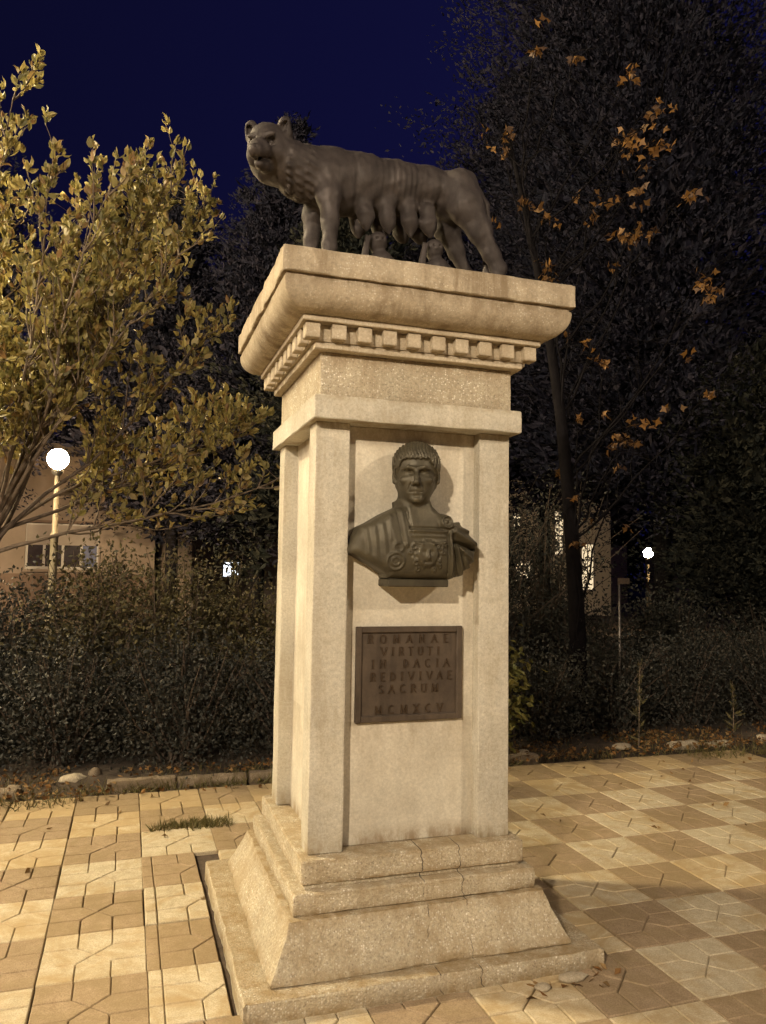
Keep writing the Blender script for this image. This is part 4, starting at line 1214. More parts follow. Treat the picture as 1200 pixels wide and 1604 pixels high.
def make_plaque():
    Y0 = -0.3462
    px0, px1, pz0, pz1 = -0.246, 0.243, 0.957, 1.3605
    root = thing('plaque', ((px0+px1)/2, Y0, (pz0+pz1)/2), 'brown bronze plaque with raised Latin inscription on the panel below the bust', 'plaque')
    fw = 0.026
    mb = MB(); mb.box(px0+0.004, px1-0.004, Y0-0.008, Y0, pz0+0.004, pz1-0.004)
    mb.build('back_plate', M['plaque'], root)
    mb = MB()
    mb.box(px0, px0+fw, Y0-0.020, Y0-0.0005, pz0, pz1, b=0.003); mb.box(px1-fw, px1, Y0-0.020, Y0-0.0005, pz0, pz1, b=0.003)
    mb.box(px0+fw+.0002, px1-fw-.0002, Y0-0.0195, Y0-0.001, pz1-fw, pz1-.0005, b=0.003); mb.box(px0+fw+.0002, px1-fw-.0002, Y0-0.0195, Y0-0.001, pz0+.0005, pz0+fw, b=0.003)
    mb.build('border_moulding', M['plaque'], root)
    # (text, centre x, baseline, width, height)
    cx = (px0+px1)/2
    rows = [('ROMANAE', -0.006, 1.2905, 0.37, 0.034), ('VIRTUTI', 0.004, 1.2365, 0.27, 0.034), ('IN DACIA', 0.006, 1.1840, 0.36, 0.034),
            ('REDIVIVAE', 0.010, 1.1300, 0.375, 0.034), ('SACRUM', -0.002, 1.0770, 0.27, 0.034), ('MCMXCV', 0.0, 0.9905, 0.31, 0.034)]
    for txt, c0, bz, W, Hh in rows:
        ws = [letter_strokes(ch)[1]*Hh*0.95 if ch != ' ' else 0.030 for ch in txt]
        gap = (W-sum(ws))/(len(txt)-1)
        x = c0-W/2
        for ch, wd in zip(txt, ws):
            if ch != ' ':
                S, _ = letter_strokes(ch)
                m_ = MB(); d0 = 0
                for st in S:
                    for i in range(len(st)-1):
                        (ax_, az), (bx, bz_) = st[i], st[i+1]
                        a = Vector((x+ax_*Hh*0.95, bz+az*Hh)); b = Vector((x+bx*Hh*0.95, bz+bz_*Hh))
                        e = b-a
                        if e.length < 1e-6: continue
                        e.normalize(); nrm = Vector((-e.y, e.x))
                        serif = len(st) == 2 and abs(az-bz_) < 1e-6 and abs(bx-ax_) < 0.3
                        hw = 0.0011 if serif else (0.0022 if abs(e.y) > 0.5 else 0.0016)
                        a2 = a-e*0.0006; b2 = b+e*0.0006
                        d0 += 0.00006
                        yb, yt = Y0-0.0079, Y0-0.0135-d0
                        q = [a2+nrm*hw, a2-nrm*hw, b2-nrm*hw, b2+nrm*hw]
                        V = [(p.x, yb, p.y) for p in q]+[(p.x, yt, p.y) for p in q]
                        m_.add(V, [(4, 5, 6, 7), (0, 1, 5, 4), (1, 2, 6, 5), (2, 3, 7, 6), (3, 0, 4, 7)])
                m_.build('letter', M['letter'], root)
            x += wd+gap
make_plaque()

# ------------------------------------------------------------------ street lamps
def street_lamp(loc, h, rad, strength, label, tint=WARM, pole_r=0.045, group='globe street lamps'):
    x, y = loc
    root = thing('street_lamp', (x, y, 0), label, 'lamp', group)
    mb = MB()
    mb.lathe(x, y, [(pole_r*1.9, 0), (pole_r*1.9, 0.9), (pole_r*1.25, 1.0), (pole_r*1.15, h*0.62), (pole_r*1.3, h*0.625), (pole_r*1.3, h*0.64), (pole_r*0.85, h*0.65), (pole_r*0.75, h-rad-0.10)], 16)
    mb.build('pole', M['lamp_post'], root, smooth=True, sharp=40)
    mb = MB()
    mb.lathe(x, y, [(pole_r*0.9, h-rad-0.10), (rad*0.5, h-rad-0.06), (rad*0.55, h-rad-0.012), (rad*0.3, h-rad-0.004)], 16)
    mb.build('collar', M['metal'], root, smooth=True, sharp=40)
    prof = [(max(0.002, rad*math.sin(t)), h-rad*math.cos(t)) for t in np.linspace(0.0, math.pi, 11)]
    mb = MB(); mb.lathe(x, y, prof, 18)
    mb.build('globe', glow_mat('lamp_glow', tint, strength), root, smooth=True)
    return root
street_lamp((-2.29, 9.42), 3.26, 0.16, LAMP_L, 'glowing globe street lamp on a pale pole behind the leafy tree at left', pole_r=0.048)
street_lamp((12.69, 14.82), 2.2, 0.135, LAMP_R, 'small distant glowing lamp on a thin post beyond the right-hand shrubs', pole_r=0.04)
street_lamp((-7.6, 4.1), 8.8, 0.30, LAMP_A, 'globe street lamp at the left edge of the square, outside the picture', (1.0, 0.81, 0.50))
street_lamp((-5.4, 6.6), 4.3, 0.14, LAMP_E, 'globe street lamp beyond the leafy tree, past the left edge of the picture', (1.0, 0.78, 0.42))
street_lamp((-4.7, -6.4), 4.9, 0.13, LAMP_B, 'globe street lamp behind the photographer on the left', WARM2)
street_lamp((-8.8, -1.55), 4.8, 0.14, LAMP_C, 'globe street lamp far along the left of the square', WARM2)
street_lamp((4.0, -4.8), 4.8, 0.16, LAMP_D, 'unseen globe lamp behind the photographer on the right, added to light the ground and trees', (1.0, 0.80, 0.56))

# ------------------------------------------------------------------ vegetation
def curve_pts(p0, d0, length, n, rng, wander=0.15, grav=0.0):
    p = np.array(p0, float); d = np.array(d0, float); d /= np.linalg.norm(d)
    out = [p.copy()]
    for i in range(n):
        d = d+rng.normal(size=3)*wander/n**0.5+np.array([0, 0, grav/n])
        d /= np.linalg.norm(d)
        p = p+d*length/n
        out.append(p.copy())
    return np.array(out)

def leaf_mesh(name, mat, curl, wid):
    V = [(0, 0, 0), (0.10, 0, 0)]
    # outline along x, midrib sagging, edges lifted
    xs = [0.12, 0.3, 0.52, 0.75, 0.92, 1.0]; ws = [0.10, 0.24, 0.28, 0.19, 0.07, 0.0]
    V = []; F = []
    for x, w_ in zip(xs, ws):
        z = -curl*x*x
        V += [(x, -w_*wid, z+0.10*w_), (x, 0, z), (x, w_*wid, z+0.10*w_)]
    for i in range(len(xs)-1):
        a = i*3
        F += [(a, a+3, a+4, a+1), (a+1, a+4, a+5, a+2)]
    n = len(V)
    V += [(0, -0.012, 0.0), (0, 0.012, 0.0)]
    F.append((n, 1, n+1))
    return np_mesh(name, V, F, mat, smooth=True)

def left_tree():
    rng = np.random.default_rng(21)
    base = np.array([-2.90, 4.30, 0.0])
    root = thing('broadleaf_tree', tuple(base), 'leafy tree at left with large upright yellow-green leaves lit by the lamps', 'tree')
    tr = curve_pts(base, (0.22, -0.02, 1), 1.95, 8, rng, 0.10)
    nb = NP(); nb.tube(tr, np.linspace(0.062, 0.045, len(tr)), 10)
    nb.build('trunk', M['bark'], root, smooth=True)
    top = tr[-1]
    tips = []
    dirs = [(0.25, -0.25, 1.0), (-0.15, 0.15, 1.0), (0.75, -0.15, 0.85), (1.0, 0.05, 0.62), (-0.7, -0.2, 0.8), (0.45, 0.5, 0.9), (0.1, -0.7, 0.8), (-0.3, -0.6, 0.5), (0.75, -0.1, 1.25), (0.4, -0.3, 1.3), (0.44, -0.05, 1.3), (0.62, 0.1, 1.3), (0.2, -0.1, 1.3), (0.05, 0.0, 1.3), (1.0, -0.05, 0.40), (1.0, 0.1, 0.85), (0.3, 0.2, 1.3), (0.9, 0.1, 1.15), (0.8, -0.1, 1.0), (0.55, -0.2, 1.15), (0.7, 0.25, 1.3), (-0.05, -0.2, 1.2)]
    lens = [2.9, 3.0, 2.6, 2.35, 2.2, 2.4, 2.3, 1.6, 2.9, 2.7, 3.8, 3.2, 3.7, 3.4, 2.6, 2.6, 3.7, 3.3, 3.1, 3.0, 3.4, 3.0]
    lv = np.array([-2.29, 9.42, 3.24])-np.array(CAM); lv /= np.linalg.norm(lv)
    def near_lamp(pts, deg):
        q = np.concatenate([pts, (pts[1:]+pts[:-1])/2, pts[1:]*0.25+pts[:-1]*0.75, pts[1:]*0.75+pts[:-1]*0.25])
        return bool(((unit(q-np.array(CAM))@lv) > math.cos(R(deg))).any())
    for d, L_ in zip(dirs, lens):
        L_ *= 1.07 if d[2] < 1.2 else 1.22
        st = top-np.array([0, 0, rng.uniform(0.0, 0.2)])
        if d == dirs[0]: st = top
        for _try in range(12):      # the lamp behind stays free of boughs
            limb = curve_pts(st, d, L_, 12, rng, 0.22, 0.25)
            if not near_lamp(limb, 1.3): break
        else: continue
        nb = NP(); nb.tube(limb, np.linspace(0.021, 0.005, len(limb)), 7)
        # side shoots
        for k in range(3, 13):
            for q in range(3):
                t = limb[k] if k < len(limb) else limb[-1]
                ax_ = limb[min(k, len(limb)-1)]-limb[min(k, len(limb)-1)-1]; ax_ /= np.linalg.norm(ax_)
                s = rng.normal(size=3); s -= ax_*(s@ax_); s /= np.linalg.norm(s)
                dd = ax_*0.7+s*0.85+np.array([0, 0, 0.45])
                l2 = rng.uniform(0.35, 0.95)*(1.15-k/18)
                sh = curve_pts(t, dd, l2, 6, rng, 0.25, 0.45)
                if near_lamp(sh, 1.25): continue
                nb.tube(sh, np.linspace(0.010, 0.003, len(sh)), 4)
                for jj in range(2, 7):
                    a2 = sh[jj]-sh[jj-1]; a2 /= np.linalg.norm(a2)
                    nl = 2 if jj < 6 else 7
                    for _ in range(nl):
                        tips.append((sh[jj], a2, jj == 6))
                    if rng.random() < 0.30:
                        s2 = rng.normal(size=3)
                        tw = curve_pts(sh[jj], a2*0.6+s2*0.45+np.array([0, 0, .4]), rng.uniform(0.15, 0.35), 3, rng, 0.2, 0.3)
                        if near_lamp(tw, 1.25): continue
                        nb.tube(tw, np.linspace(0.004, 0.002, len(tw)), 3)
                        for _ in range(6): tips.append((tw[-1], tw[-1]-tw[-2], True))
                        for _ in range(3): tips.append((tw[-2], tw[-1]-tw[-2], False))
        o = nb.build('branch', M['twig'] if rng.random() < 0.4 else M['bark'], root, smooth=True)
    P = np.array([t[0] for t in tips]); A = unit(np.array([t[1] for t in tips])); T = np.array([t[2] for t in tips])
    n = len(P)
    ax_ = unit(A*np.where(T, 0.9, 0.4)[:, None]+rng.normal(size=(n, 3))*0.42+np.array([0, 0, 0.30]))
    Ls = rng.uniform(0.045, 0.112, n)
    P = P+rng.normal(size=(n, 3))*0.012
    keep = (P[:, 2] > 1.95)
    # an opening in the crown through which the lamp behind is seen
    lv = np.array([-2.29, 9.42, 3.24])-np.array(CAM); lv /= np.linalg.norm(lv)
    pv = unit(P-np.array(CAM))
    keep &= (pv@lv) < math.cos(R(1.75))
    P, ax_, Ls = P[keep], ax_[keep], Ls[keep]
    n = len(P)
    # the leaves that show largest (nearest the camera) are objects of their own
    dist = np.linalg.norm(P-np.array(CAM), axis=1)
    rel = P-np.array(CAM)
    az = np.degrees(np.arctan2(rel[:, 0], rel[:, 1]))
    vis = (az > -7.5) & (az < 14)
    score = dist/Ls+np.where(vis, 0, 1e6)
    order = np.argsort(score)
    single = order[:295]; rest = order[295:]
    lms = [leaf_mesh('leaf', M['leaf_left_obj'], c, wd) for c, wd in ((0.12, 1.0), (0.25, 0.85), (0.05, 0.95), (-0.12, 0.9))]
    for i in single:
        z = unit(rng.normal(size=3)); x = ax_[i]; y = unit(np.cross(z, x)); z = np.cross(x, y)
        s = Ls[i]
        mt = Matrix(((x[0]*s, y[0]*s, z[0]*s, P[i][0]-base[0]), (x[1]*s, y[1]*s, z[1]*s, P[i][1]-base[1]), (x[2]*s, y[2]*s, z[2]*s, P[i][2]-base[2]), (0, 0, 0, 1)))
        o = bpy.data.objects.new('leaf', lms[int(rng.integers(4))])
        link(o, root); o.matrix_basis = mt
    V, F = blades(P[rest], ax_[rest], Ls[rest], Ls[rest]*0.25, rng, fold=0.35, kind='leaf')
    o = part('foliage', V, F, M['leaf_left'], root, smooth=False); o['kind'] = 'stuff'
    print('left tree leaves', n)
left_tree()

def conifer(x, y, h, r, label, seed, mat='conifer', nb_=260, per=130, z0=1.0, shape=1.0, lean=0.0, blade=0.085, group=None, droop=-0.15, top_r=0.0):
    rng = np.random.default_rng(seed)
    root = thing('conifer_tree', (x, y, 0), label, 'tree', group)
    tr = curve_pts((x, y, 0), (lean, 0, 1), h, 14, rng, 0.05)
    nb = NP(); nb.tube(tr, np.linspace(0.15, 0.02, len(tr)), 9); nb.build('trunk', M['bark_dark'], root, smooth=True)
    br = NP(); P = []; A = []; S_ = []
    for i in range(nb_):
        t = (i+rng.random())/nb_
        z = z0+(h-z0)*t
        c = tr[min(len(tr)-1, int(z/h*14))]
        ang = rng.uniform(0, 2*math.pi)
        rr = (r*(1-t)**shape+top_r*(1-t**3)*t)*rng.uniform(0.62, 1.12)+0.12
        d = np.array([math.cos(ang), math.sin(ang), rng.uniform(-0.1, 0.45)+0.5*t])
        pts = curve_pts((c[0], c[1], z), d, rr, 6, rng, 0.25, droop)
        br.tube(pts, np.linspace(0.018*(1-t)+0.006, 0.003, len(pts)), 3)
        k = max(12, int(per*(rr/r)**0.8))
        u = rng.random(k)**0.55
        f = u*(len(pts)-1); j = np.minimum(f.astype(int), len(pts)-2); fr = (f-j)[:, None]
        ncl_ = max(3, k//22)
        uc = rng.random(ncl_)**0.6; pick = rng.integers(ncl_, size=k)
        u = np.clip(uc[pick]+rng.normal(size=k)*0.035, 0, 1)
        f = u*(len(pts)-1); j = np.minimum(f.astype(int), len(pts)-2); fr = (f-j)[:, None]
        offc = rng.normal(size=(ncl_, 3))*(0.09+0.15*rr)*np.array([1, 1, 0.7])
        base_ = pts[j]*(1-fr)+pts[j+1]*fr+offc[pick]
        dirs = pts[j+1]-pts[j]
        spread = 0.055+0.035*rr*np.ones((k, 1)); S_.append(np.where(u < 0.55, 2.3, 1.0))
        P.append(base_+rng.normal(size=(k, 3))*spread*np.array([1, 1, 0.75]))
        A.append(unit(unit(dirs)+rng.normal(size=(k, 3))*0.6+np.array([0, 0, 0.25])))
    br.build('branches', M['bark_dark'], root)['kind'] = 'stuff'
    P = np.concatenate(P); A = np.concatenate(A); S_ = np.concatenate(S_)
    ok = P[:, 2] > 0.3
    P, A, S_ = P[ok], A[ok], S_[ok]; n = len(P)
    V, F = blades(P, A, rng.uniform(0.6, 1.3, n)*blade*S_, rng.uniform(0.7, 1.3, n)*blade*0.19*S_, rng, kind='diamond')
    o = part('crown', V, F, M[mat], root); o['kind'] = 'stuff'
    return n
nn = 0
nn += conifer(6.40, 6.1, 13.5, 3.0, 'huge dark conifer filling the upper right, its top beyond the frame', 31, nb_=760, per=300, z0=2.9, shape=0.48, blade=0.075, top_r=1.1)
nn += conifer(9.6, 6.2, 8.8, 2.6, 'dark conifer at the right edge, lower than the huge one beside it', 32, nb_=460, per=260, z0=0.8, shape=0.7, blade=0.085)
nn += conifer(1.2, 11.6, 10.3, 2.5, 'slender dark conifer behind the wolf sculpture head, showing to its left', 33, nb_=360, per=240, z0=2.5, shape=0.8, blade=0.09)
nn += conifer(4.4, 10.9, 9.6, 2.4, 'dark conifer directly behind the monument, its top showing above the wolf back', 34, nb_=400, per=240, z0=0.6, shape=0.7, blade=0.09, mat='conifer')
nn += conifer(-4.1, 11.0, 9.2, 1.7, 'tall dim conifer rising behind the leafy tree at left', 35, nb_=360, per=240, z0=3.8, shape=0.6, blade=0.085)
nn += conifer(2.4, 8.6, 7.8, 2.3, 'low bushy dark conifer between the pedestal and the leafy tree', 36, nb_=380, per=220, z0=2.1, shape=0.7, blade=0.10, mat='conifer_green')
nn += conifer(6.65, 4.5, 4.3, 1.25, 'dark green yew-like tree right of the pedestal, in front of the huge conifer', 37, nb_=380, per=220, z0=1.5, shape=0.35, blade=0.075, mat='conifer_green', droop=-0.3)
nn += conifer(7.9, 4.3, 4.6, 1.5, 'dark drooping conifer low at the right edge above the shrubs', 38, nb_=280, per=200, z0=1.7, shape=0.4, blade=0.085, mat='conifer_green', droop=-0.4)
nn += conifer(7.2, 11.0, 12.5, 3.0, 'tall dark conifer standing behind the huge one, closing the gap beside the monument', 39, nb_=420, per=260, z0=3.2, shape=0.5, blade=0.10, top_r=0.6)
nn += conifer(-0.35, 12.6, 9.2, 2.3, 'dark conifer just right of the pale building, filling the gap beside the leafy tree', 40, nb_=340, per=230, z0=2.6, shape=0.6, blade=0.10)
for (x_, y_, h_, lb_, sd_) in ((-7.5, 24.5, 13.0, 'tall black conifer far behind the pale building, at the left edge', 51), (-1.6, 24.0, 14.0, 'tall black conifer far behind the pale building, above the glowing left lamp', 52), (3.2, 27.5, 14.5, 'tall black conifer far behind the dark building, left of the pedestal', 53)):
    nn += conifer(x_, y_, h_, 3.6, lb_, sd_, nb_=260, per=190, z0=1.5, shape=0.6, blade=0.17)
print('conifer blades', nn)

def maple():
    rng = np.random.default_rng(77)
    root = thing('autumn_tree', (3.09, 3.23, 0), 'bare deciduous tree right of the pedestal with a few tufts of orange leaves', 'tree')
    tr = curve_pts((3.12, 3.26, 0), (-0.01, 0, 1), 6.4, 10, rng, 0.08)
    nb = NP(); nb.tube(tr, np.linspace(0.098, 0.018, len(tr)), 10); nb.build('trunk', M['bark_dark'], root, smooth=True)
    clumps = [((2.72, 3.45, 7.19), .10), ((3.09, 3.23, 7.06), .10), ((3.56, 2.91, 6.80), .14), ((3.61, 2.88, 6.22), .24), ((3.75, 2.80, 6.05), .24), ((3.50, 2.9, 6.0), .2), ((2.48, 3.58, 6.32), .10), ((2.46, 3.6, 6.16), .13),
              ((3.6, 2.88, 5.55), .13), ((3.62, 2.88, 5.10), .20), ((3.5, 2.9, 5.02), .14), ((4.03, 2.54, 5.42), .15), ((3.49, 2.97, 3.00), .16), ((3.42, 3.0, 2.96), .12), ((3.31, 3.09, 3.79), .10), ((4.09, 2.49, 3.39), .08),
              ((2.86, 3.37, 4.83), .13), ((2.84, 3.37, 4.70), .10), ((4.06, 2.51, 4.54), .20), ((4.12, 2.49, 4.40), .15), ((3.76, 2.76, 6.35), .2), ((2.6, 3.5, 5.55), .12), ((3.1, 3.22, 3.2), .08), ((3.05, 3.2, 1.95), .10), ((3.2, 3.1, 5.3), .08)]
    P = []; A = []
    for c, r_ in clumps:
        c = np.array(c)
        hgt_ = max(0.9, c[2]-rng.uniform(0.7, 1.6))
        s = tr[min(9, int(hgt_/6.4*10))]
        mid = (s+c)/2+np.array([0, 0, -0.15])+rng.normal(size=3)*0.08
        tt = np.linspace(0, 1, 9)[:, None]
        pts = s*(1-tt)**2+2*mid*tt*(1-tt)+c*tt**2+rng.normal(size=(9, 3))*0.02
        b = NP(); b.tube(pts, np.linspace(0.014, 0.003, 9), 5)
        for k in range(2, 9):
            for _ in range(2):
                tw = curve_pts(pts[k], rng.normal(size=3)+np.array([0, 0, 0.6]), rng.uniform(0.2, 0.6), 4, rng, 0.3)
                b.tube(tw, np.linspace(0.005, 0.002, 5), 3)
                if rng.random() < 0.10:
                    P.append(tw[-1]+rng.normal(size=(4, 3))*0.03); A.append(rng.normal(size=(4, 3)))
        bo = b.build('branch', M['bark_dark'], root, smooth=True)
        tb = NP()
        for _ in range(int(3+22*r_)):
            tw = curve_pts(c-np.array([0, 0, r_*0.3]), rng.normal(size=3)*np.array([1, 1, 0.5]), r_*rng.uniform(0.5, 1.3), 4, rng, 0.4, -0.3)
            tb.tube(tw, np.linspace(0.004, 0.0015, 5), 3)
            for q_ in range(1, 5):
                if rng.random() < 0.62:
                    P.append(tw[q_][None]+rng.normal(size=(1, 3))*0.01); A.append(rng.normal(size=(1, 3))*0.6+np.array([[0, 0, -0.8]]))
        tb.build('twigs', M['bark_dark'], bo)['kind'] = 'stuff'
    P = np.concatenate(P); A = np.concatenate(A)
    # lobed leaves: three pointed lobes each
    V1, F1 = [], []
    n = len(P); off = 0
    axm = unit(A); side = unit(np.cross(axm, rng.normal(size=(n, 3))))
    s = rng.uniform(0.045, 0.075, n)[:, None]
    pts = [P, P+axm*s*0.35+side*s*0.75, P+axm*s*0.62+side*s*0.28, P+axm*s*1.25, P+axm*s*0.62-side*s*0.28, P+axm*s*0.35-side*s*0.75]
    V = np.stack(pts, 1).reshape(-1, 3)
    F = (np.arange(n)[:, None, None]*6+np.array([[0, 1, 2], [0, 2, 3], [0, 3, 4], [0, 4, 5]])[None]).reshape(-1, 3)
    o = part('foliage', V, F, M['autumn'], root); o['kind'] = 'stuff'
maple()

def shrub(x, y, rx, ry, h, label, seed, mat='shrub', n=9000, leaf=0.04, z0=0.0, twigs=60, group=None, name='shrub', cat='shrub'):
    rng = np.random.default_rng(seed)
    root = thing(name, (x, y, 0.0), label, cat, group)
    nb = NP()
    ends = []
    for i in range(twigs):
        a = rng.uniform(0, 2*math.pi); q = rng.uniform(0.1, 0.9)
        d = np.array([math.cos(a)*q*rx/h*1.3, math.sin(a)*q*ry/h*1.3, 1])
        L_ = h*rng.uniform(0.65, 1.12)
        pts = curve_pts((x+rng.normal()*0.12*rx, y+rng.normal()*0.12*ry, 0), d, L_, 7, rng, 0.28)
        nb.tube(pts, np.linspace(0.013, 0.0025, 8), 4); ends.append(pts)
    nb.build('stems', M['bark'], root)['kind'] = 'stuff'
    E_ = np.concatenate([e[2:] for e in ends])
    # leaf clusters round stems plus a lumpy volume
    k = n//2
    c = E_[rng.integers(len(E_), size=k)]+rng.normal(size=(k, 3))*0.10
    m_ = n-k
    ncl = 70
    cd = unit(rng.normal(size=(ncl, 3))); cd[:, 2] = np.abs(cd[:, 2])
    cr = rng.uniform(0.55, 1.0, ncl)[:, None]
    cc = np.array([x, y, h*0.12])+cd*cr*np.array([rx, ry, h*0.86])
    c2 = cc[rng.integers(ncl, size=m_)]+rng.normal(size=(m_, 3))*np.array([0.16, 0.16, 0.15])
    P = np.concatenate([c, c2]); P = P[(P[:, 2] > z0+0.03)]
    n2 = len(P)
    A = unit(rng.normal(size=(n2, 3))+np.array([0, -0.15, 0.35]))
    V, F = blades(P, A, rng.uniform(0.7, 1.3, n2)*leaf, rng.uniform(0.22, 0.36, n2)*leaf, rng, kind='diamond')
    o = part('foliage', V, F, M[mat], root); o['kind'] = 'stuff'
    return root
shr = [
    # x, y, rx, ry, h, mat, label
    (3.95, 5.4, 0.55, 0.5, 2.55, 'shrub_dark', 'tall thin bush close to the small sign post, in front of the lit house'),
    (2.75, 4.9, 0.9, 0.6, 2.7, 'shrub_dark', 'tall thin leafy bush partly covering the lit windows right of the pedestal'),
    (-3.1, 3.9, 0.8, 0.6, 1.30, 'shrub_dark', 'low dark shrub at the far left edge below the pale building'),
    (-2.2, 4.3, 0.7, 0.6, 1.42, 'shrub_dark', 'dark rounded shrub in front of the lamp pole at left'),
    (-1.35, 4.0, 0.75, 0.6, 1.68, 'shrub', 'brownish green shrub under the window of the pale building'),
    (-0.55, 4.2, 0.75, 0.6, 1.62, 'shrub', 'broad brownish shrub between the lamp and the pedestal'),
    (0.30, 4.0, 0.75, 0.6, 1.32, 'shrub', 'shrub with scattered yellowish leaves just left of the pedestal'),
    (1.15, 4.1, 0.7, 0.6, 1.50, 'shrub_dark', 'dark shrub mostly hidden behind the pedestal'),
    (-2.6, 3.2, 0.7, 0.45, 0.85, 'shrub_dark', 'low dark hedge clump at the left end of the kerb'),
    (-1.6, 3.15, 0.65, 0.4, 0.95, 'shrub_dark', 'low dark hedge clump behind the broken kerb and pale rubble'),
    (-0.7, 3.1, 0.65, 0.4, 1.0, 'shrub_dark', 'low dark hedge clump behind the intact kerb stones'),
    (0.2, 3.1, 0.65, 0.4, 0.95, 'shrub_dark', 'low dark hedge clump touching the left side of the pedestal outline'),
    (2.3, 4.2, 0.7, 0.6, 1.30, 'shrub_dark', 'dark shrub right of the pedestal, in front of the lit facade'),
    (3.9, 4.5, 0.9, 0.6, 1.30, 'shrub_dark', 'wide dim shrub behind the thin post with a sign'),
    (5.3, 4.6, 0.9, 0.6, 1.35, 'shrub_dark', 'dim shrub below the distant lamp'),
    (6.7, 4.4, 0.9, 0.7, 1.7, 'shrub_dark', 'tall dim shrub at the right edge of the picture'),
    (2.5, 3.05, 0.65, 0.35, 0.8, 'shrub_dark', 'low dark ground shrub beside the autumn tree trunk'),
    (3.5, 3.25, 0.7, 0.4, 0.9, 'shrub_dark', 'low grey-green weedy shrub behind the bare soil patch'),
    (4.5, 3.3, 0.7, 0.4, 0.95, 'shrub_dark', 'low dark shrub behind the broken kerb pieces at right'),
    (5.6, 3.3, 0.8, 0.45, 1.0, 'shrub_dark', 'low dark shrub at the right end of the kerb'),
]
for i, (x, y, rx, ry, h, mt, lb) in enumerate(shr):
    shrub(x, y, rx, ry, h, lb, 100+i, mt, n=8500 if h > 2.5 else 11000 if h > 1.1 else 8000, leaf=0.045 if h > 1.1 else 0.036, group='shrubs along the back of the square')

# sapling with yellow-green leaves just right of the shaft
def sapling(x, y, h, label, seed):
    rng = np.random.default_rng(seed)
    root = thing('sapling', (x, y, 0.0), label, 'plant')
    nb = NP(); P = []; A = []
    for i in range(9):
        pts = curve_pts((x+rng.normal()*0.06, y, 0), (rng.normal()*0.25, rng.normal()*0.2, 1), h*rng.uniform(0.7, 1), 8, rng, 0.2)
        nb.tube(pts, np.linspace(0.008, 0.003, 9), 4)
        for k in range(3, 9):
            for _ in range(15):
                tw = pts[k]+rng.normal(size=3)*0.10
                P.append(tw); A.append(np.array([rng.normal()*0.8, rng.normal()*0.8, -0.5]))
    nb.build('stems', M['bark'], root)['kind'] = 'stuff'
    P = np.array(P); A = np.array(A); n = len(P)
    V, F = blades(P, A, rng.uniform(0.06, 0.10, n), rng.uniform(0.014, 0.022, n), rng, fold=0.3, kind='leaf')
    part('foliage', V, F, M['shrub_yellow'], root)['kind'] = 'stuff'
sapling(1.95, 2.62, 1.0, 'bright yellow-green leafy sapling at the right side of the pedestal', 5)

def tall_weed(x, y, h, label, seed):
    rng = np.random.default_rng(seed)
    root = thing('tall_weed', (x, y, 0.0), label, 'plant', 'tall weeds at the back right')
    nb = NP(); pts = curve_pts((x, y, 0), (0.03, 0, 1), h, 8, rng, 0.06); nb.tube(pts, np.linspace(0.007, 0.003, 9), 4)
    nb.build('stem', M['twig'], root)
    P = []; A = []
    for k in range(1, 9):
        for _ in range(7 if k < 5 else 14):
            tq = rng.uniform(0, 1); P.append(pts[k]*(1-tq)+pts[k-1]*tq+rng.normal(size=3)*0.008); A.append(np.array([rng.normal(), rng.normal(), rng.uniform(1.2, 2.4) if k > 4 else rng.uniform(0.1, 1.4)]))
    P = np.array(P); A = np.array(A); n = len(P)
    V, F = blades(P, A, np.where(np.arange(n) < 28, 0.12, 0.045), np.where(np.arange(n) < 28, 0.012, 0.009), rng, fold=0.3)
    part('foliage', V, F, M['shrub'], root)['kind'] = 'stuff'
tall_weed(3.30, 2.55, 0.80, 'pale upright weed spike in front of the shrubs, under the small sign post', 8)
tall_weed(4.55, 2.75, 0.55, 'shorter pale weed stalk near the broken kerb at right', 9)

# grass, litter
def blades_patch(name, boxes, n, hmin, hmax, mat, seed, label, cat, lean=0.5, wid=0.004):
    rng = np.random.default_rng(seed)
    P = []
    tot = sum(b[4] for b in boxes)
    for (x0, x1, y0, y1, wgt) in boxes:
        k = int(n*wgt/tot)
        P.append(np.stack([rng.uniform(x0, x1, k), rng.uniform(y0, y1, k)+rng.normal(size=k)*0.012, np.full(k, -0.005)], 1))
    P = np.concatenate(P); n = len(P)
    A = unit(rng.normal(size=(n, 3))*lean+np.array([0, 0, 1]))
    V, F = blades(P, A, rng.uniform(hmin, hmax, n), rng.uniform(0.6, 1.3, n)*wid, rng, kind='blade')
    o = part(name, V, F, mat); tag(o, label, cat, kind='stuff')
blades_patch('grass_tuft', [(-1.0, -0.60, 1.47, 1.56, 3), (-0.75, -0.50, 1.44, 1.60, 4), (-0.9, -0.7, 1.50, 1.57, 2)], 900, 0.02, 0.075, M['grass'], 41, 'thin strip of grass growing in a paving joint left of the pedestal', 'grass', 0.8)
blades_patch('grass', [(-1.45, 2.0, 2.36, 2.44, 5), (-4, -1.4, 2.2, 2.9, 6), (2.0, 7, 2.33, 3.0, 12), (-1.2, 2, 2.55, 2.8, 6), (3.6, 5.0, 2.1, 2.3, 2), (-3.4, -1.46, 2.1, 2.3, 2)], 6500, 0.03, 0.14, M['grass'], 42, 'sparse weeds and grass along the kerb at the back of the paving', 'grass', 0.6)
